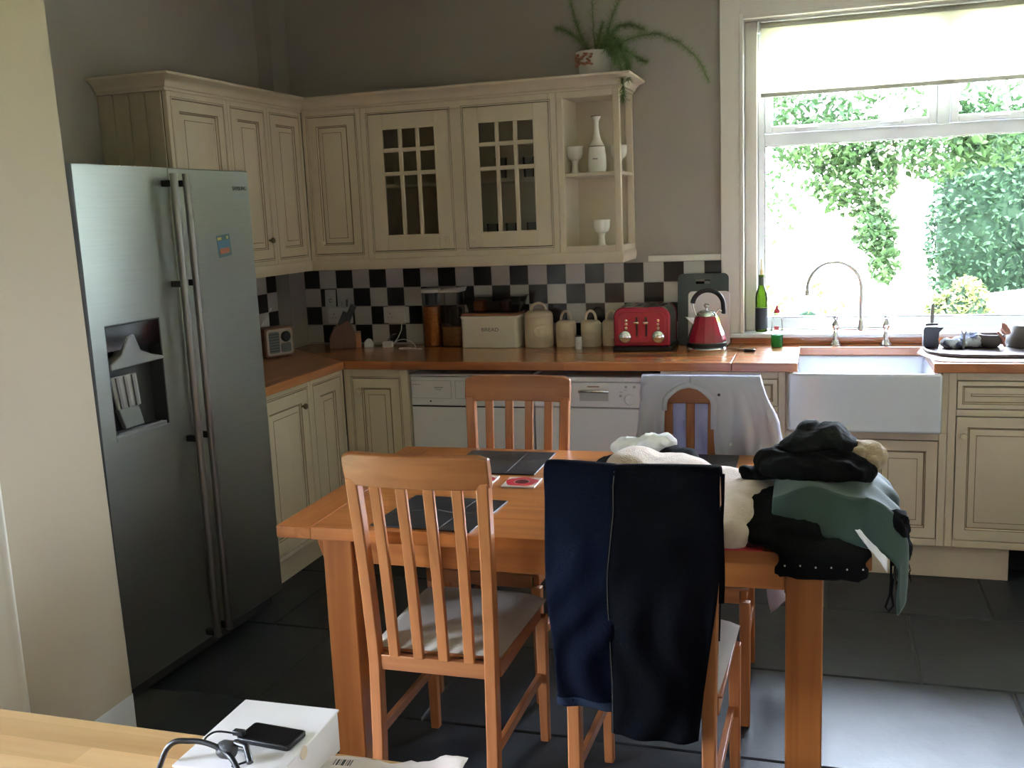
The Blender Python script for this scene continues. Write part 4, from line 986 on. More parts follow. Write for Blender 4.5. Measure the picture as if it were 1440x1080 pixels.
for x in (-.078, .078):
    d = obj('dial', B().lathe([(.027, 0), (.027, .004), (.020, .006), (.019, .018), (.016, .020), (.001, .020)], 28, ax='Y').xf(Matrix.Scale(-1, 4, (0, 1, 0))), m_chrome, ts, smooth=40, loc=(x, -.139, .068))
    obj('dial_ring', B().lathe([(.029, 0), (.029, .002), (.0275, .002), (.0275, .0)], 28, ax='Y').xf(Matrix.Scale(-1, 4, (0, 1, 0))), m_black, d)
    for k in range(3):
        zz = .108+.018*k
        obj('button', B().lathe([(.007, 0), (.007, .004), (.005, .006)], 14, (x+(.006 if x < 0 else 0), 0, 0), ax='Y').xf(Matrix.Scale(-1, 4, (0, 1, 0))), m_chrome, ts, smooth=40, loc=(0, -.1387, zz))
# pyramid kettle
kt = thing('kettle', 'red pyramid kettle with black arched handle on its base', 'kettle', (2.264, -.203, HZ))
obj('power_base', B().lathe([(.090, 0), (.092, .006), (.086, .014), (.001, .014)], 40), m_chrome, kt, smooth=40)
obj('foot_band', B().lathe([(.088, .0145), (.092, .018), (.092, .032), (.088, .036)], 40), m_black, kt, smooth=40)
obj('body', B().lathe([(.088, .0362), (.0885, .045), (.080, .075), (.066, .115), (.052, .150), (.048, .156)], 12), m_red, kt, smooth=20)
obj('lid', B().lathe([(.0485, .1562), (.044, .170), (.030, .180), (.010, .185), (.001, .185)], 28), m_chrome, kt, smooth=50)
obj('lid_knob', B().lathe([(.005, .185), (.005, .193), (.012, .198), (.013, .206), (.008, .213), (.001, .214)], 20), m_chrome, kt, smooth=50)
P = [(-.047, .0, .155), (-.060, 0, .195)]+[(.006-.070*cos(a), 0, .205+.068*sin(a)) for a in [radians(8+i*172/16) for i in range(17)]]+[(.078, 0, .175), (.076, 0, .165)]
obj('handle', B().tube(P[2:], .0125, 12, flat=.8), M('blue_black_plastic', (.012, .012, .018), .3), kt, smooth=60)
obj('handle_stay', B().tube(P[:4], .005, 10), m_chrome, kt, smooth=60); obj('lid_hinge', B().tube([(.040, 0, .165), (.060, 0, .185), (.070, 0, .175)], .006, 10), m_chrome, kt, smooth=60)
obj('spout', B().add([(-.060, -.016, .112), (-.060, .016, .112), (-.100, -.008, .152), (-.100, .008, .152), (-.050, -.018, .150), (-.050, .018, .150)],
    [(0, 2, 3, 1), (0, 4, 2), (1, 3, 5), (2, 4, 5, 3), (0, 1, 5, 4)]), m_chrome, kt, bevel=.003)
obj('level_window', B().box(.058, .072, -.055, -.035, .06, .12), m_black, kt) if False else None
# chopping boards leaning on the tiles
def leaning(name, label, x, y, w, h, t, mat, ang, rr, slot=None):
    th = thing(name, label, 'chopping board', (x, y, HZ)); 
    q = B()
    if slot:
        z0, z1, sw = slot
        q.prism(rrect(-w/2, w/2, 0, z0, rr, 5, (1, 1, 0, 0)), 'Y', -t, 0)
        q.prism(rrect(-w/2, w/2, z1, h, rr, 5, (0, 0, 1, 1)), 'Y', -t, 0)
        q.box(-w/2, -sw, -t, 0, z0, z1).box(sw, w/2, -t, 0, z0, z1)
    else: q.prism(rrect(-w/2, w/2, 0, h, rr), 'Y', -t, 0)
    b_ = obj('board', q, mat, th, rot=(radians(-ang), 0, 0), loc=(0, 0, .003))
    for fx in (-w*.4, w*.4): obj('rubber_foot', B().box(fx-.012, fx+.012, -.010, 0, 0, .003), m_dark, th)
    return th
leaning('chopping_board', 'large dark grey green chopping board with a slot handle leaning on the tiles', 2.232, -.078, .240, .340, .008, M('grey_green_board', (.055, .07, .062), .5), 6.5, .025, (.290, .310, .034))
leaning('chopping_board', 'white chopping board leaning behind the red kettle', 2.262, -.092, .195, .256, .008, M('white_board', (.74, .68, .66), .45), 6, .02)
# keys
ky = thing('key_bunch', 'small bunch of keys with a black fob on the worktop', 'keys', (2.428, -.255, HZ))
m_key = M('key_metal', (.16, .13, .09), .4, .8)
obj('fob', B().prism(rrect(-.02, .035, -.014, .014, .012), 'Z', 0, .012), m_black, ky, bevel=.004, loc=(.03, -.03, 0), rot=(0, 0, -.5))
for a, (kx, ky_) in ((2.9, (-.01, 0)), (2.5, (.0, .01)), (.6, (.01, .02))):
    obj('key', B().box(0, .058, -.004, .004, 0, .004).prism(rrect(-.026, .004, -.014, .014, .010), 'Z', 0, .0045), m_key, ky, loc=(kx, ky_, .001+.003*a/3), rot=(0, -.03, a))
obj('key_ring', B().tube([(.012*cos(a), .012*sin(a), .002) for a in [2*pi*i/20 for i in range(21)]], .0012, 6), m_chrome, ky, smooth=60)
# washing-up liquid
wl = thing('washing_up_bottle', 'clear washing up liquid bottle with green liquid and red cap by the sink', 'bottle', (2.578, -.155, HZ))
prf = [(.024, 0), (.027, .005), (.027, .09), (.024, .125), (.013, .155), (.011, .160)]
obj('bottle', B().lathe(prf, 28, sy=.7), glass('bottle_plastic', (.93, .96, .95), .8), wl, smooth=50)
obj('green_liquid', B().lathe([(.022, .003), (.0255, .007), (.0255, .058), (.001, .058)], 28, sy=.68), M('green_liquid', (.01, .30, .08), .1, transl=.4), wl, smooth=50)
obj('cap', B().lathe([(.0115, .1605), (.0125, .163), (.0125, .175), (.006, .180), (.005, .195), (.001, .196)], 20), M('red_cap', (.6, .03, .06), .35), wl, smooth=50)
obj('label_print', B().box(-.012, .010, -.0205, -.0195, .085, .10), M('pink_label', (.6, .10, .15), .5), wl)
# wine bottle on the window board
wb = thing('wine_bottle', 'green glass wine bottle with a dark label on the window board', 'bottle', (2.497, .045, .9654))
obj('glass_body', B().lathe([(.026, 0), (.029, .004), (.029, .165), (.026, .185), (.014, .215), (.0115, .225), (.0115, .262), (.013, .264), (.013, .272), (.001, .272)], 30),
    glass('green_bottle_glass', (.42, .60, .12), 1.0), wb, smooth=50)
obj('label', B().lathe([(.0295, .012), (.0295, .115)], 30), M('dark_blue_label', (.02, .022, .03), .6), wb, smooth=50)
obj('neck_foil', B().lathe([(.012, .222), (.0125, .250), (.0125, .262)], 24), M('dark_foil', (.05, .05, .045), .4, .5), wb, smooth=50)
obj('stopper', B().lathe([(.006, .2722), (.007, .290), (.003, .300), (.002, .345), (.001, .346)], 14), M('gold_stopper', (.55, .42, .15), .4), wb, smooth=50)
# tall clear food boxes
m_pasta = M('orange_lentils', (.42, .11, .02), .7, col2=(.58, .20, .04), ns=120, bump=.5, bs=200)
m_lidw = M('white_plastic_lid', (.70, .68, .64), .4)
jr = thing('food_jar', 'tall round clear food jar filled with orange pasta', 'jar', (.850, -.085, HZ))
obj('jar_wall', B().lathe([(.046, 0), (.048, .004), (.048, .278)], 30), m_clear, jr, smooth=50)
obj('contents', B().lathe([(.044, .004), (.0455, .01), (.0455, .205), (.001, .208)], 26), m_pasta, jr, smooth=50)
obj('lid', B().lathe([(.050, .2785), (.051, .282), (.051, .294), (.046, .298), (.001, .298)], 30), m_lidw, jr, smooth=40)
jr = thing('food_box', 'tall clear cereal box with a slanting white lid behind the bread bin', 'box', (.955, -.078, HZ))
obj('box_wall', B().prism(rrect(-.046, .062, -.045, .045, .015), 'Z', 0, .278), m_clear, jr)
obj('contents', B().prism(rrect(-.042, .058, -.041, .041, .013), 'Z', .004, .10), M('brown_cereal', (.26, .09, .03), .8, col2=(.36, .15, .05), ns=90, bump=.5, bs=120), jr)
obj('dark_packet', B().box(.0, .05, -.03, .03, .105, .20), m_dkfood, jr, bevel=.008)
obj('lid', B().add([(-.050, -.049, .279), (.066, -.049, .279), (.066, .049, .279), (-.050, .049, .279), (-.050, -.049, .290), (.075, -.049, .302), (.075, .049, .302), (-.050, .049, .290)],
    [(0, 3, 2, 1), (4, 5, 6, 7), (0, 1, 5, 4), (1, 2, 6, 5), (2, 3, 7, 6), (3, 0, 4, 7)]), m_lidw, jr, bevel=.004)
# knife block
kb = thing('knife_block', 'dark wooden knife block full of black handled knives', 'knife block', (.385, -.155, HZ), radians(25))
m_kb = wood('knife_block_wood', (.10, .035, .018), (.16, .06, .028), 'Z', .4)
pf = [(-.085, 0), (.050, 0), (.050, .075), (.018, .150), (-.060, .110), (-.085, .06)]
obj('block', B().prism(pf, 'Y', -.045, .045), m_kb, kb, bevel=.004)
obj('front_block', B().box(.0505, .078, -.040, .040, 0, .082), wood('orange_lit_block_wood', (.38, .13, .045), (.48, .18, .065), 'Z', .35), kb, bevel=.003)  # orange light falling on this block is put into its wood colour
dn = Vector((.45, 0, .89)).normalized()
for i in range(2):
    for j in range(3):
        p0 = Vector((.010-.034*i, -.028+.028*j, .140-.018*i)); L_ = .092-.02*i
        a = p0+dn*.004; e2 = p0+dn*L_; sd_ = Vector((dn.z, 0, -dn.x))*.015; dy = Vector((0, .011, 0))
        vs = [a-sd_-dy, a+sd_-dy, a+sd_+dy, a-sd_+dy, e2-sd_*1.1-dy, e2+sd_*1.1-dy, e2+sd_*1.1+dy, e2-sd_*1.1+dy]
        obj('knife_handle', B().add(vs, [(0, 3, 2, 1), (4, 5, 6, 7)]+[(k, (k+1) % 4, (k+1) % 4+4, k+4) for k in range(4)]), m_black, kb, bevel=.003)
# retro radio
rd = thing('table_radio', 'small wooden table radio with a grey grille in the counter corner', 'radio', (.150, -.470, HZ), radians(62))
obj('cabinet', B().prism(rrect(-.082, .082, .004, .150, .014), 'Y', -.040, .050), wood('radio_wood', (.20, .075, .035), (.30, .12, .05), 'X', .35), rd, bevel=.003)
fc = obj('front_panel', B().prism(rrect(-.074, .074, .012, .142, .014), 'Y', -.046, -.0405), M('radio_bezel', (.50, .40, .33), .4), rd, bevel=.002)
m_grl = M('radio_grille', (.16, .165, .16), .6)
obj('speaker_grille', B().prism(rrect(-.062, -.004, .024, .130, .010), 'Y', -.048, -.0462), m_grl, fc)
for k in range(7): obj('grille_bar', B().box(-.060, -.006, -.0495, -.0482, .032+.014*k, .036+.014*k), m_dark, fc)
obj('lower_grille', B().prism(rrect(.004, .062, .024, .070, .010), 'Y', -.048, -.0462), m_grl, fc)
obj('tuning_dial', B().lathe([(.027, 0), (.027, .006), (.020, .012), (.001, .012)], 28, ax='Y').xf(Matrix.Translation((.034, -.0462, .102)) @ Matrix.Scale(-1, 4, (0, 1, 0))), m_black, fc, smooth=40)
for fx in (-.06, .06): obj('foot', B().box(fx-.008, fx+.008, -.03, .04, 0, .0042), m_dark, rd)
obj('aerial', B().tube([(-.06, .03, .15), (.02, .045, .24)], .0018, 8), m_chrome, rd)
# sockets, plugs and chargers
m_sock = M('white_socket_plastic', (.64, .60, .57), .35)
def socket(label, x, z, plug):
    t = thing('wall_socket', label, 'socket', (x, -.0072, z))
    obj('plate', B().box(-.073, .073, -.008, 0, -.043, .043), m_sock, t, bevel=.003)
    for sx in (-.036, .036):
        obj('switch', B().box(sx-.006, sx+.006, -.011, -.0081, .020, .034), m_sock, t, bevel=.001)
        obj('earth_hole', B().box(sx-.002, sx+.002, -.0085, -.0081, .004, .012), m_black, t)
        obj('pin_hole', B().box(sx-.013, sx-.008, -.0085, -.0081, -.014, -.010), m_black, t)
        obj('pin_hole', B().box(sx+.008, sx+.013, -.0085, -.0081, -.014, -.010), m_black, t)
    return t
socket('double wall socket half hidden behind the knife block', .288, 1.071, 0)
socket('double wall socket with a plug beside the pasta jar', .618, 1.071, 1)
pg = thing('mains_plug', 'white mains plug pushed into the wall socket', 'plug', (.654, -.0160, 1.055))
obj('plug_body', B().prism(rrect(-.022, .022, -.022, .026, .008), 'Y', -.030, 0), m_sock, pg, bevel=.004)
obj('cord', B().tube([(0, -.015, -.022), (.002, -.03, -.06), (-.012, -.05, -.10), (-.035, -.07, -.134)], .0025, 8), m_sock, pg, smooth=60)
pg = thing('travel_adaptor', 'white rounded plug adaptor lying beside the knife block', 'plug', (.505, -.135, HZ), .3)
obj('plug_body', B().prism([(-.024, 0), (.022, 0), (.024, .02), (.012, .042), (-.006, .046), (-.022, .03)], 'Y', -.018, .018), m_lidw, pg, bevel=.005)
pg = thing('usb_charger', 'small white cube charger on the worktop', 'charger', (.612, -.130, HZ), .2)
obj('charger_body', B().box(-.026, .026, -.018, .018, 0, .030), m_lidw, pg, bevel=.004)
cable('charging_cable', 'thin white charging cable looping across the worktop before the jars', 'cable',
      [(.640, -.126, HZ+.016), (.668, -.125, HZ+.034), (.71, -.130, HZ+.040), (.755, -.140, HZ+.024), (.785, -.175, HZ+.004), (.76, -.21, HZ+.0025), (.71, -.205, HZ+.0025), (.705, -.18, HZ+.0025), (.75, -.185, HZ+.0045), (.80, -.205, HZ+.0025), (.835, -.21, HZ+.0025)], .0020, m_lidw)
cable('black_lead', 'thin black power lead lying behind the white charger', 'cable',
      [(.530, -.11, HZ+.004), (.56, -.10, HZ+.004), (.585, -.085, HZ+.02), (.60, -.05, HZ+.05), (.62, -.035, HZ+.06)], .0025, m_black)
# papers pinned above the socket
m_pap = M('pale_paper', (.46, .44, .42), .7)
pc = thing('leaflet', 'folded white leaflet with dark letters standing on the wall socket', 'paper', (.252, -.045, 1.1155))
obj('sheet', B().box(-.030, .030, -.001, .001, 0, .098), m_pap, pc, rot=(radians(-6), 0, radians(8)))
obj('print_mark', B().box(-.008, .008, -.0016, -.0011, .045, .05).box(-.008, -.005, -.0016, -.0011, .03, .05).box(-.008, .008, -.0016, -.0011, .03, .034), m_letter, pc, rot=(radians(-6), 0, radians(8)))
pc = thing('leaflet', 'small white card with black figures beside the folded leaflet', 'paper', (.332, -.045, 1.1155))
obj('sheet', B().box(-.036, .036, -.001, .001, 0, .055), m_pap, pc, rot=(radians(-6), 0, 0))
obj('print_mark', B().box(.010, .022, -.0016, -.0011, .006, .045), m_letter, pc, rot=(radians(-6), 0, 0))
obj('print_mark', B().tube([(-.02, -.0013, .01), (-.01, -.0013, .02), (-.02, -.0013, .035)], .0015, 5), m_letter, pc, rot=(radians(-6), 0, 0))

# ------------------------------------------------------------------ draining side, right of the sink
tr_ = thing('drying_board', 'dark curved draining board on a pale cloth right of the sink', 'draining board', (3.40, -.36, HZ))
vs = []; fs = []; n = 14
outl = [(-.20, -.03), (-.16, -.12), (-.08, -.165), (.05, -.175), (.25, -.165), (.38, -.13), (.38, .13), (-.16, .13), (-.21, .06)]
obj('board', B().prism([(x, y+.02) for x, y in outl], 'Z', .0045, .020), M('plum_brown_board', (.06, .035, .035), .35), tr_, bevel=.006, seg=3)
obj('cloth', B().prism([(-.185, -.20), (-.16, -.222), (.1, -.235), (.3, -.23), (.40, -.18), (.40, .15), (-.21, .15), (-.235, .02)], 'Z', 0, .004), M('pale_tea_towel', (.66, .55, .52), .85), tr_)
ct = thing('cutlery_pot', 'dark slate grey cutlery pot with a knife standing in it', 'pot', (3.225, -.275, HZ+.0255))
obj('pot', B().prism([(-.034, -.003), (.030, -.003), (.026, .03), (.030, .058), (.048, .082), (-.030, .082), (-.034, .07)], 'Y', -.03, .03), M('slate_blue_plastic', (.055, .06, .075), .5), ct, bevel=.003)
obj('knife_handle', B().prism(rrect(-.025, .025, .086, .096, .0045), 'Y', -.012, .012), m_dark, ct, bevel=.003)
obj('knife_blade', B().prism([(-.004, .090), (.006, .090), (.009, .13), (.009, .165), (.006, .185), (-.003, .175), (-.006, .14)], 'Y', -.001, .001), m_hsteel, ct)
# crumpled blue and white cloth, bowl, pots
# ------------------------------------------------------------------ soft things
def fold_noise(p, s, seed):
    q = Vector((p.x*s+seed*7.3, p.y*s-seed*3.1, p.z*s+seed*1.7))
    a = 1-abs(noise.noise(q))*2; b_ = 1-abs(noise.noise(q*2.1+Vector((5, 1, 9))))*2
    return .65*a+.35*b_
def cloth_lump(name, blobs, mat, seed, amp=.012, scale=14, floor_z=None, voxel=.011, stretch=(1, 1, 1), parent=None, limits=None, fine=0):
    """union of ellipsoids (centre, radii, rotz) remeshed to one skin, then folded with ridged noise"""
    bm = bmesh.new()
    for (c, r, a) in blobs:
        if not isinstance(a, (tuple, list)): a = (0, 0, a)
        mt = Matrix.Translation(c) @ Euler(a).to_matrix().to_4x4() @ Matrix.Diagonal((r[0], r[1], r[2], 1))
        bmesh.ops.create_icosphere(bm, subdivisions=4, radius=1, matrix=mt)
    me = bpy.data.meshes.new(name); bm.to_mesh(me); bm.free()
    o = bpy.data.objects.new(name, me); COL.objects.link(o)
    md = o.modifiers.new('r', 'REMESH'); md.mode = 'VOXEL'; md.voxel_size = voxel
    md = o.modifiers.new('s', 'SMOOTH'); md.iterations = 4; md.factor = .5
    me2 = bpy.data.meshes.new_from_object(o.evaluated_get(bpy.context.evaluated_depsgraph_get()))
    bpy.data.objects.remove(o, do_unlink=True); bpy.data.meshes.remove(me)
    nr = [v.normal.copy() for v in me2.vertices]
    for v, n_ in zip(me2.vertices, nr):
        p = v.co; q = Vector((p.x*stretch[0], p.y*stretch[1], p.z*stretch[2]))
        d = fold_noise(q, scale, seed)
        v.co = p+n_*(amp*(d-.45)+(fine*fold_noise(q, scale*3.1, seed+4) if fine else 0))
        if floor_z is not None and v.co.z < floor_z: v.co.z = floor_z
        if limits: limits(v)
    me2.materials.clear(); me2.materials.append(mat); me2.name = name
    me2.polygons.foreach_set('use_smooth', [True]*len(me2.polygons))
    base = Vector((sum(b[0][0] for b in blobs)/len(blobs), sum(b[0][1] for b in blobs)/len(blobs), min(v.co.z for v in me2.vertices)))
    for v in me2.vertices: v.co -= base
    me2.update()
    o = bpy.data.objects.new(name, me2); COL.objects.link(o); o.location = base
    return o
def sheet(name, fn, nu, nv, mat, thick=.003, closed=False, parent=None):
    vs = []; fs = []
    for j in range(nv+1):
        for i in range(nu+1): vs.append(tuple(fn(i/nu, j/nv)))
    for j in range(nv):
        for i in range(nu): a = j*(nu+1)+i; fs.append((a, a+1, a+nu+2, a+nu+1))
    base = Vector(vs[0]); zmin = min(v[2] for v in vs); base.z = zmin
    if parent: base = Vector((0, 0, 0))
    o = obj(name, B().add([tuple(Vector(v)-base) for v in vs], fs), mat, parent, smooth=80)
    if not parent: o.location = base
    md = o.modifiers.new('s', 'SOLIDIFY'); md.thickness = thick; md.offset = 0
    return o
def nz(x, y, z=0, s=1): return noise.noise((x*s, y*s, z*s))

m_denim = M('navy_denim', (.0018, .0028, .008), .95, col2=(.0040, .0066, .021), ns=5, bump=.25, bs=160, spec=.08, nst=(1, 1, .35))
m_bdenim = M('black_denim', (.0028, .003, .0045), .95, col2=(.0045, .005, .009), ns=5, bump=.2, bs=160, spec=.05)
m_blackc = M('black_jersey', (.0035, .0035, .004), .95, spec=.15)
m_dgreyc = M('charcoal_wool', (.013, .014, .013), .95, col2=(.007, .008, .007), ns=20, bump=.3, bs=90, spec=.2)
m_green = M('bottle_green_cotton', (.020, .045, .040), .85, col2=(.028, .058, .052), ns=6, bump=.1, bs=120, sheen=.2)
m_towel = M('cream_towelling', (.62, .48, .40), .95, col2=(.56, .425, .345), ns=30, bump=.5, bs=220, sheen=.3)
m_sock = M('beige_sock_knit', (.46, .35, .23), .95, col2=(.38, .28, .18), ns=30, bump=.4, bs=160, sheen=.2)
m_wcloth = M('white_cotton', (.74, .73, .74), .9, bump=.15, bs=140)
m_maroon = M('maroon_cotton', (.055, .006, .014), .9)
m_shirt = M('pale_grey_lilac_cotton', (.50, .495, .60), .85, col2=(.46, .455, .56), ns=4, bump=.1, bs=200, transl=.22)
m_bluew = M('blue_white_print', (.10, .12, .22), .9, col2=(.62, .66, .72), ns=30, ramp=(.45, .55))

# jeans hung over the near chair: each leg is a flattened tube that climbs over the crest rail and hangs behind the chair
o_fn = {}
def hung_leg(name, xc, hw, zb, mat, seed, parent=None, xb=None, front=.30, crest=(-2.478-.241, .984), yoff=0):
    cy, cz = crest; R_ = .027
    def ctr(t):                                   # t 0..1 along the leg: front hang, over the top, rear hang
        Lf, La, Lr = front, pi*R_, cz-zb
        s = t*(Lf+La+Lr)
        if s < Lf: return Vector((0, cy+R_+.004+.0*(Lf-s), cz-Lf+s)), Vector((0, 1, 0))
        s -= Lf
        if s < La: a = s/R_; return Vector((0, cy+R_*cos(a), cz+R_*sin(a))), Vector((0, cos(a), sin(a)))
        s -= La; k = s/Lr
        return Vector((0, cy-R_-yoff-.030*sin(k*pi)*.6+.03*k, cz-s)), Vector((0, -1, 0))
    nu, nv = 40, 90
    def fn(u, v):
        p, n_ = ctr(v); a = 2*pi*u
        k = max(0, (v-.45)/.55)
        x0 = xc+(xb-xc if xb else 0)*k; w = hw*(1-.13*k*k+.05*sin(pi*min(1, k*1.3)))
        over = abs(v-(front+.04)/(front+.08+cz-zb)) < .06
        th = .006+.016*k*(1-.3*k)
        x = w*cos(a)*(1+.04*nz(p.z*6, seed, 2)); fold = (.006*sin(x*60+4*nz(p.z*3, seed*3, 1)*3+seed)*(1-abs(cos(a))**6)+.016*nz(x*16, p.z*5, seed))*min(1, k*1.6)
        d = th*sin(a)+fold*(1 if sin(a) > 0 else .5)
        q = p+n_*d; bw = -.022*(1-min(1, ((x0+x-2.376)/.19)**2))*max(0, min(1, (q.z-.5)/.4)); return Vector((x0+x, q.y+bw, q.z))
    o = sheet(name, fn, nu, nv, mat, .0015, parent=parent); o_fn[name+parent.name] = fn
    return o
jn = thing('blue_jeans', 'navy blue jeans leg hung over the chair back with a turned hem', 'trousers', (2.26, -2.745, .40))
def to_local(o, t):
    o.parent = t; o.location = -Vector(t.location)
o = hung_leg('trouser_leg', 2.262, .090, .415, m_denim, 1.3, parent=jn, xb=2.262); to_local(o, jn)
def hem(u, v):
    p = o_fn['trouser_leg'+jn.name](u, 1-.022*v); c_ = o_fn['trouser_leg'+jn.name](0, 1)*.5+o_fn['trouser_leg'+jn.name](.5, 1)*.5; d_ = p-c_; d_.z = 0; return p+d_.normalized()*.0025
o = sheet('hem', hem, 36, 3, M('faded_hem', (.014, .022, .045), .9, bump=.3, bs=150, spec=.2), .003, parent=jn); to_local(o, jn)
bj = thing('black_jeans', 'black denim jeans hung over the chair back beside the navy pair', 'trousers', (2.45, -2.75, .36))
o = hung_leg('trouser_leg', 2.452, .118, .358, m_bdenim, 4.7, parent=bj, xb=2.412, yoff=.008); to_local(o, bj)
st = B().tube([o_fn['trouser_leg'+bj.name](.455, .36+.64*k/40)+Vector((0, -.0022, 0)) for k in range(41)], .0008, 5)
o = obj('side_seam', st, M('seam_thread', (.09, .085, .07), .8), bj); to_local(o, bj)
# trouser waist hanging on the seat side of the same chair
o = sheet('waist_part', lambda u, v: Vector((2.425+.145*(u-.5)*2*(1-.1*v), -2.478-.185+.02*nz(u*5, v*4, 2)+.010*sin(u*22), .98-.40*v+.03*nz(u*3, v, 5))), 30, 26, m_bdenim, .006, parent=bj); to_local(o, bj)

# shirt worn by the far chair: back panel behind, shoulders over the crest, open fronts
sh_ = thing('grey_shirt', 'pale grey lilac shirt buttoned round the far chair back', 'shirt', (2.386, -1.51, .50))
cx, cyb = 2.386, -1.752+.243
def loop(a, z, seed=0):
    """point on the shirt's horizontal ring; a 0..1 from left front edge round the back to right front edge"""
    k = max(0, min(1, (1.012-z)/.30)); 
    top = max(0, min(1, (1.014-z)/.035)); top = sqrt(1-(1-top)**2)
    op = .0 if z > .985 else min(1, (.985-z)/.05)**.5
    opw = .082*op*(1+.0*k)-.0                    # half width of the collar opening
    if z < .80: opw += (.80-z)*.10
    wl = .196+.030*k; wr = .196+.075*k
    yf, yb_ = cyb-.020*top-.028*k*top-.022, cyb+.014*top+.030*k
    Y0, Y1 = yf, yb_
    xl, xr = cx-wl, cx+wr
    e0, e1 = cx-.033-opw, cx-.033+opw
    segs = [e0-xl, Y1-Y0, xr-xl, Y1-Y0, xr-e1]; tot = sum(segs); s = a*tot
    if s < segs[0]: x, y, nx, ny = e0-s, Y0, 0, -1
    elif s < segs[0]+segs[1]: s -= segs[0]; x, y, nx, ny = xl, Y0+s, -1, 0
    elif s < sum(segs[:3]): s -= sum(segs[:2]); x, y, nx, ny = xl+s, Y1, 0, 1
    elif s < sum(segs[:4]): s -= sum(segs[:3]); x, y, nx, ny = xr, Y1-s, 1, 0
    else: s -= sum(segs[:4]); x, y, nx, ny = xr-s, Y0, 0, -1
    kf = max(0, min(1, (.995-z)/.14)); f = (.009*sin(x*78+y*50+4.5*nz(x*6, z*5, 3))+.024*nz(x*13+z*3, z*5, y*9+7)+.010*nz(x*30, z*7, 2))*kf
    if abs(nx) > .5: f += .012*nz(3, z*9, y*20)*k
    return Vector((x+nx*f, y+ny*abs(f)*1.2, z))
def shirt_fn(u, v):
    z = 1.014-.43*v**1.25
    return loop(u, z)
o = sheet('shirt_body', shirt_fn, 110, 46, m_shirt, .0016, parent=sh_); to_local(o, sh_)
# collar roll round the opening
col = [loop(0, z) for z in (.90, .92, .94, .955, .968, .978, .985)]; col2 = [loop(1, z) for z in (.985, .978, .968, .955, .94, .92, .90, .87, .84)]
o = obj('collar', B().tube([p+Vector((0, -.004, 0)) for p in col+col2], .0065, 8, flat=1.8), m_shirt, sh_, smooth=70); to_local(o, sh_)
o = obj('collar_button', B().lathe([(.005, 0), (.005, .002)], 14, ax='Y'), m_black, sh_); o.location = Vector((2.452, cyb-.062, .955))-sh_.location
o = obj('shirt_button', B().lathe([(.0045, 0), (.0045, .002)], 14, ax='Y'), m_wcloth, sh_); o.location = Vector((2.49, cyb-.075, .79))-sh_.location
slv = lambda u, v: Vector((2.550+.095*v+.030*cos(2*pi*u)*(1-.15*v)+.008*nz(u*6, v*6, 1), cyb-.02+.018*sin(2*pi*u), .93-.74*v+.05*max(0, v-.9)*10*(.5+.5*cos(2*pi*u))*1.2))
o = sheet('sleeve', slv, 26, 40, m_shirt, .0016, parent=sh_); to_local(o, sh_)

# pile on the table -------------------------------------------------
T0 = TZ+.0012
tag(cloth_lump('cream_towel', [((2.28, -2.16, .825), (.10, .15, .082), .2), ((2.38, -2.18, .82), (.13, .16, .074), 0), ((2.50, -2.24, .815), (.13, .16, .060), -.1), ((2.595, -2.31, .812), (.085, .14, .056), -.2), ((2.58, -2.44, .80), (.05, .08, .05), (.45, .2, .1)), ((2.575, -2.52, .79), (.040, .035, .04), (.3, .4, .1))],
               m_towel, 2, .009, 7, T0, .009, fine=.0012), 'cream bath towel bundled on the table behind the jeans', 'towel')
tag(cloth_lump('white_sock_roll', [((2.215, -1.93, .855), (.055, .035, .032), .1), ((2.285, -1.93, .865), (.045, .038, .036), .2), ((2.325, -1.92, .872), (.035, .03, .03), 0)], m_wcloth, 5, .010, 26, None, .006), 'rolled white sports socks on the black jumper', 'socks')
tag(cloth_lump('black_jumper', [((2.20, -1.93, .79), (.10, .10, .034), 0), ((2.30, -1.92, .80), (.12, .11, .042), 0), ((2.37, -1.96, .82), (.07, .07, .048), 0)], m_blackc, 6, .012, 16, T0, .010), 'black jumper under the white socks on the table', 'jumper')
tag(cloth_lump('black_trousers', [((2.72, -2.38, .79), (.17, .20, .05), 0), ((2.66, -2.34, .81), (.10, .14, .048), .3), ((2.80, -2.40, .795), (.10, .14, .05), 0), ((2.78, -2.555, .775), (.115, .05, .03), 0), ((2.785, -2.588, .745), (.105, .014, .034), (0, .06, .02)), ((2.76, -2.588, .732), (.09, .012, .024), 0)],
               m_blackc, 8, .010, 14, None, .010, limits=lambda v: (setattr(v.co, 'z', max(v.co.z, T0)) if v.co.y > -2.5615 else (setattr(v.co, 'y', min(v.co.y, -2.5665)), setattr(v.co, 'z', max(v.co.z, .716+.004*sin(v.co.x*30)))) if v.co.z < T0 else None)),
    'black trousers heaped on the table corner and hanging over its edge', 'trousers')
tag(cloth_lump('maroon_top', [((2.60, -2.42, .785), (.06, .10, .026), .4), ((2.63, -2.50, .78), (.05, .04, .02), 0)], m_maroon, 9, .010, 20, T0, .008), 'maroon top squashed between the towel and black trousers', 'top')
tag(cloth_lump('white_sock', [((2.655, -2.20, .825), (.022, .03, .032), .3), ((2.645, -2.20, .805), (.03, .03, .025), .3)], m_wcloth, 10, .006, 26, None, .006), 'single white sock between the towel and the black trousers', 'sock')
m_stud = M('pale_stud', (.5, .48, .42), .4)
for k in range(6): tr_o = obj('stud', B().lathe([(.0022, -.002), (.0016, .001)], 8, ax='Y'), m_stud, bpy.data.objects['black_trousers']); tr_o.location = Vector((2.70+.034*k, -2.6035, .752+.002*(k % 2)))-bpy.data.objects['black_trousers'].location
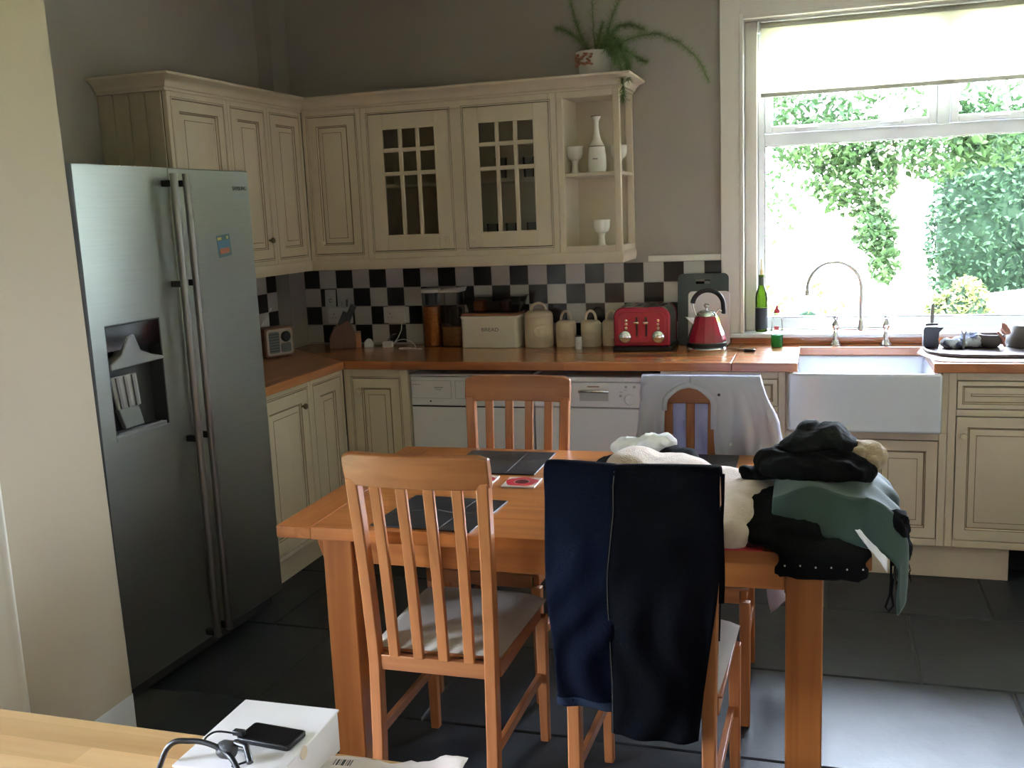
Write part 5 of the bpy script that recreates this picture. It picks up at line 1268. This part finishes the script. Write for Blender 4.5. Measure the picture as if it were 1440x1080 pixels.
# green shirt: draped across the heap and over the table end
def green(u, v):
    # u across X (left to the hanging end), v along Y from the front to the back
    y = -2.575+.075*max(0, 1-u*1.5)**1.5*(1-v)+.42*v+.02*nz(u*3, v*3, 2)
    s = .40*u; x = 2.665+s; hz = .868+.022*sin(pi*min(1, s/.26))+.012*nz(x*9, y*9, 4)
    hz -= .10*max(0, .22-v)/.22*(1-.3*u)
    over = max(0, s-.215)
    if over > 0:
        a = min(over/.09, 1); x = 2.88+.075*sin(a*pi/2)+.010*nz(y*12, s*8, 3); hz -= .052*(1-cos(a*pi/2))+max(0, over-.09)*(1.1+.5*v)
        x += .012*sin(y*48+s*9)*a
    else: hz += .006*sin(x*40+y*24)
    return Vector((x, y, hz))
gs_ = sheet('green_shirt', green, 70, 50, m_green, .004); tag(gs_, 'bottle green shirt draped over the clothes heap and table end', 'shirt')
tag(sheet('white_vest', lambda u, v: Vector((2.862+.060*u-.010*v*(1-u), -2.588-.004*sin(u*6)-.003*v, .842-.066*u-.030*v*u+.004*nz(u*6, v*6, 3))), 14, 8, m_wcloth, .003), 'corner of a white vest showing below the green shirt', 'vest')
tag(cloth_lump('black_sweater', [((2.73, -2.28, .918), (.12, .12, .032), 0), ((2.81, -2.28, .912), (.10, .11, .034), (0, .12, 0)), ((2.70, -2.26, .925), (.07, .08, .030), (0, -.2, 0)), ((2.66, -2.26, .895), (.06, .06, .024), (0, -.5, 0)), ((2.625, -2.255, .872), (.045, .03, .017), (0, -.1, 0)), ((2.595, -2.25, .878), (.024, .022, .013), (0, .3, 0))], m_blackc, 13, .018, 11, None, .008, fine=.003), 'black sweater folded on top of the green shirt', 'sweater')
tag(cloth_lump('charcoal_hoodie', [((2.73, -2.24, .955), (.06, .08, .030), (0, -.35, 0)), ((2.79, -2.22, .968), (.06, .075, .036), 0), ((2.76, -2.20, .982), (.04, .05, .024), 0), ((2.83, -2.23, .958), (.04, .06, .026), (0, .4, 0))], m_dgreyc, 14, .014, 13, None, .006, stretch=(1, .6, 1.3), fine=.002), 'charcoal hoodie crumpled on top of the clothes heap', 'hoodie')
tag(cloth_lump('sock_ball', [((2.892, -2.24, .925), (.044, .045, .040), .3), ((2.868, -2.25, .935), (.034, .035, .032), 0)], m_sock, 15, .010, 34, None, .006, fine=.002), 'balled beige socks beside the charcoal hoodie', 'socks')
# black scarf end with fringe and cords hanging off the table end
sf = thing('black_scarf', 'black fringed scarf hanging off the table end below the green shirt', 'scarf', (2.94, -2.44, .62))
o = cloth_lump('scarf_body', [((2.945, -2.46, .80), (.030, .06, .055), (0, .2, 0)), ((2.955, -2.44, .755), (.028, .05, .045), 0)], m_blackc, 17, .008, 30, None, .006); lw = o.location.copy(); o.parent = sf; o.location = lw-sf.location
R17 = random.Random(17)
q = B()
for k in range(22):
    y0 = -2.50+.10*R17.random(); x0 = 2.945+.03*R17.random(); L_ = .04+.03*R17.random(); q.tube([(x0, y0, .74), (x0+.006*R17.uniform(-1, 1), y0, .72), (x0+.012*R17.uniform(-1, 1), y0+.006*R17.uniform(-1, 1), .73-L_)], .0011, 4)
o = obj('fringe', q, m_blackc, sf); o['kind'] = 'stuff'; to_local(o, sf)
for k, (pts) in enumerate(([(2.935, -2.50, .76), (2.936, -2.505, .70), (2.934, -2.505, .66), (2.925, -2.505, .63), (2.932, -2.505, .618), (2.942, -2.505, .634), (2.937, -2.505, .665), (2.94, -2.505, .70)],
                           [(2.955, -2.49, .75), (2.962, -2.495, .70), (2.968, -2.495, .665), (2.958, -2.495, .640), (2.952, -2.495, .66), (2.956, -2.495, .70), (2.955, -2.495, .74)])):
    o = obj('draw_cord', B().tube([Vector(p) for p in pts], .0028, 8), m_blackc, sf, smooth=70); to_local(o, sf)

# dish cloth, glass bowl and pots on the draining board
Z1_ = HZ+.0206
tag(cloth_lump('dish_cloth', [((3.315, -.30, Z1_+.020), (.055, .05, .020), 0), ((3.385, -.28, Z1_+.028), (.05, .05, .032), 0)], m_bluew, 21, .012, 34, Z1_, .006, fine=.003), 'crumpled blue and white dish cloth on the draining board', 'cloth')
fk = thing('dish_brush', 'grey upright dish brush standing in the cloth', 'brush', (3.345, -.345, Z1_))
obj('brush_handle', B().tube([(0, 0, 0), (.001, 0, .04), (.0, 0, .062)], .006, 10), m_dgrey, fk, smooth=60)
obj('brush_fork', B().tube([(0, 0, .060), (-.008, 0, .070), (-.008, 0, .078)], .0035, 8).tube([(0, 0, .060), (.008, 0, .070), (.008, 0, .076)], .0035, 8), m_dgrey, fk, smooth=60)
bw_ = thing('mixing_bowl', 'grey mixing bowl tipped on the draining board', 'bowl', (3.455, -.285, Z1_))
obj('bowl', B().lathe([(.028, 0), (.036, .004), (.050, .03), (.056, .055), (.052, .055), (.046, .03), (.030, .008), (.001, .007)], 32), M('smoky_bowl', (.16, .15, .15), .25), bw_, smooth=50)
pk = thing('pink_ladle', 'pink plastic ladle leaning across the mixing bowl', 'ladle', (3.505, -.33, Z1_))
m_pink = M('salmon_plastic', (.55, .25, .19), .4)
obj('ladle_handle', B().tube([(.0, 0, .006), (-.01, 0, .04), (-.03, 0, .07)], .005, 10), m_pink, pk, smooth=60)
obj('ladle_cup', B().lathe([(.006, 0), (.020, .006), (.028, .022), (.026, .022), (.018, .008), (.001, .004)], 20), m_pink, pk, smooth=60, loc=(-.012, .02, .068), rot=(.5, .9, 0))
pt = thing('saucepan', 'large grey saucepan upside down on the draining board', 'saucepan', (3.62, -.25, Z1_))
obj('pan_wall', B().lathe([(.100, 0), (.102, .004), (.092, .085), (.086, .092), (.001, .093)], 40), M('dull_grey_metal', (.17, .165, .16), .45, .4), pt, smooth=40)
obj('pan_handle', B().box(.09, .22, -.01, .01, .03, .045), m_black, pt, bevel=.004)

# ------------------------------------------------------------------ pottery in the display unit
m_pot = M('white_glazed_pottery', (.74, .70, .62), .25, coat=.3)
UX, UY = 1.6125, -.3414
SH = ZB+.362+.0006; SB = ZB+.0206
vz = thing('carafe_vase', 'white bottle shaped carafe with a long neck on the display shelf', 'vase', (1.766, -.20, SH))
obj('body', B().lathe([(.036, 0), (.042, .004), (.044, .035), (.042, .075), (.037, .115), (.036, .118)], 32), m_pot, vz, smooth=50)
obj('belt_line', B().lathe([(.0365, .1185), (.0365, .1215)], 32), m_letter, vz)
obj('neck', B().lathe([(.0355, .122), (.029, .134), (.020, .152), (.0145, .175), (.0118, .205), (.0125, .235), (.024, .2555), (.022, .2555), (.010, .235)], 32), m_pot, vz, smooth=50)
obj('rim_line', B().lathe([(.0242, .2545), (.0242, .2575), (.022, .2575), (.022, .2545)], 32), m_letter, vz)
obj('maker_mark', B().box(-.012, .012, -.0446, -.0435, .060, .064), m_letter, vz)
def goblet(label, loc, s=1):
    t = thing('pottery_goblet', label, 'goblet', loc, 0, 'white pottery goblets in the display unit')
    obj('stem', B().lathe([(.024*s, 0), (.026*s, .004), (.017*s, .012), (.014*s, .045), (.018*s, .060), (.020*s, .0615)], 26), m_pot, t, smooth=50)
    obj('cup', B().lathe([(.020*s, .062), (.034*s, .072), (.040*s, .092), (.041*s, .118), (.043*s, .124), (.041*s, .124), (.037*s, .092), (.030*s, .076), (.001, .074)], 28), m_pot, t, smooth=50)
    return t
goblet('white pottery goblet standing left of the carafe on the display shelf', (1.660, -.20, SH))
goblet('white pottery goblet standing in the open side of the display shelf', (1.850, -.11, SH))
goblet('white pottery goblet alone on the bottom of the display unit', (1.778, -.20, SB))

# ------------------------------------------------------------------ trailing fern on the cabinets
PT_ = ZT+.0626
pf_ = thing('potted_fern', 'feathery trailing fern in a white glazed pot on the cabinets', 'plant', (1.765, -.20, PT_))
pot = B().lathe([(.060, 0), (.066, .004), (.080, .10), (.084, .118), (.080, .118), (.074, .10), (.001, .098)], 36)
obj('pot', pot, M('white_pot_glaze', (.56, .52, .47), .35), pf_, smooth=50)
m_copper = M('copper_flower', (.30, .11, .05), .4, col2=(.48, .24, .14), ns=60)
R3 = random.Random(5); q = B()
for k in range(34):
    a = radians(R3.uniform(195, 275)); rr = .081; h = .055+.05*R3.random()
    q.lathe([(.001, -.006), (.007, -.003), (.009, .002), (.001, .006)], 7, (rr*cos(a), rr*sin(a)-.004, h))
o = obj('copper_posy', q, m_copper, pf_, smooth=60); o['kind'] = 'stuff'
m_fern = M('fern_green', (.14, .215, .075), .8, col2=(.20, .29, .11), ns=20, transl=.3)
m_stem = M('fern_stem', (.07, .085, .03), .7)
fronds = [[(0, 0, .1), (-.05, -.01, .17), (-.075, -.02, .25), (-.10, -.03, .36)], [(0, 0, .1), (-.06, -.02, .17), (-.12, -.03, .22), (-.17, -.03, .235)], [(.01, 0, .1), (.0, 0, .2), (.0, -.01, .30), (-.005, -.01, .38)],
          [(.02, 0, .1), (.06, -.01, .18), (.09, -.02, .26), (.14, -.02, .36)], [(.03, 0, .1), (.07, -.02, .17), (.12, -.02, .22), (.18, -.03, .22), (.24, -.03, .19)],
          [(.03, 0, .1), (.10, -.02, .14), (.20, -.03, .165), (.30, -.03, .17), (.40, -.04, .12), (.48, -.05, .04), (.525, -.05, -.06)], [(.04, -.01, .1), (.09, -.05, .14), (.14, -.08, .11), (.17, -.10, .04), (.175, -.11, -.03)],
          [(.04, -.01, .1), (.10, -.05, .13), (.17, -.07, .10), (.22, -.09, .06), (.26, -.09, .04)], [(.04, -.02, .1), (.08, -.07, .14), (.11, -.10, .11), (.12, -.12, .05)], [(.05, 0, .1), (.11, -.02, .13), (.15, -.04, .09), (.17, -.05, .03)],
          [(.02, -.01, .1), (.05, -.03, .16), (.10, -.05, .17), (.14, -.06, .13)], [(.0, 0, .1), (.03, -.02, .17), (.05, -.03, .24)], [(.04, -.01, .1), (.08, -.09, .13), (.13, -.13, .08), (.16, -.165, .0), (.165, -.185, -.08), (.165, -.19, -.13)]]
stem = B(); lv = []; lf = []
for fi, fr in enumerate(fronds):
    P = [Vector(p) for p in fr]; pts = []
    for i in range(len(P)-1):
        for k in range(14): pts.append(P[i].lerp(P[i+1], k/14))
    for _ in range(6): pts = [pts[0]]+[(pts[i-1]+pts[i]*2+pts[i+1])/4 for i in range(1, len(pts)-1)]+[pts[-1]]
    stem.tube(pts, lambda t: .0016-.001*t, 5)
    for i, p in enumerate(pts[6:]):
        t_ = i/len(pts); dirn = (pts[min(i+7, len(pts)-1)]-pts[i+5]).normalized()
        dens = 22 if fi not in (2,) else 8
        for _ in range(dens):
            d = Vector((R3.gauss(0, 1), R3.gauss(0, 1), R3.gauss(0, 1))).normalized(); d = (d+dirn*.5).normalized()
            L_ = (.042-.020*t_)*R3.uniform(.4, 1.5)*(1.4 if fi in (6, 8, 9, 10) else 1)
            side = d.cross(Vector((R3.uniform(-1, 1), R3.uniform(-1, 1), 1))).normalized()*.0007
            a = p+d*R3.random()*.006; k = len(lv); lv += [tuple(a-side), tuple(a+side), tuple(a+d*L_)]; lf.append((k, k+1, k+2))
o = obj('fronds', stem, m_stem, pf_); o['kind'] = 'stuff'
me = bpy.data.meshes.new('needle_leaves'); me.from_pydata(lv, [], lf); me.materials.append(m_fern)
o = obj('needle_leaves', me, None, pf_); o['kind'] = 'stuff'
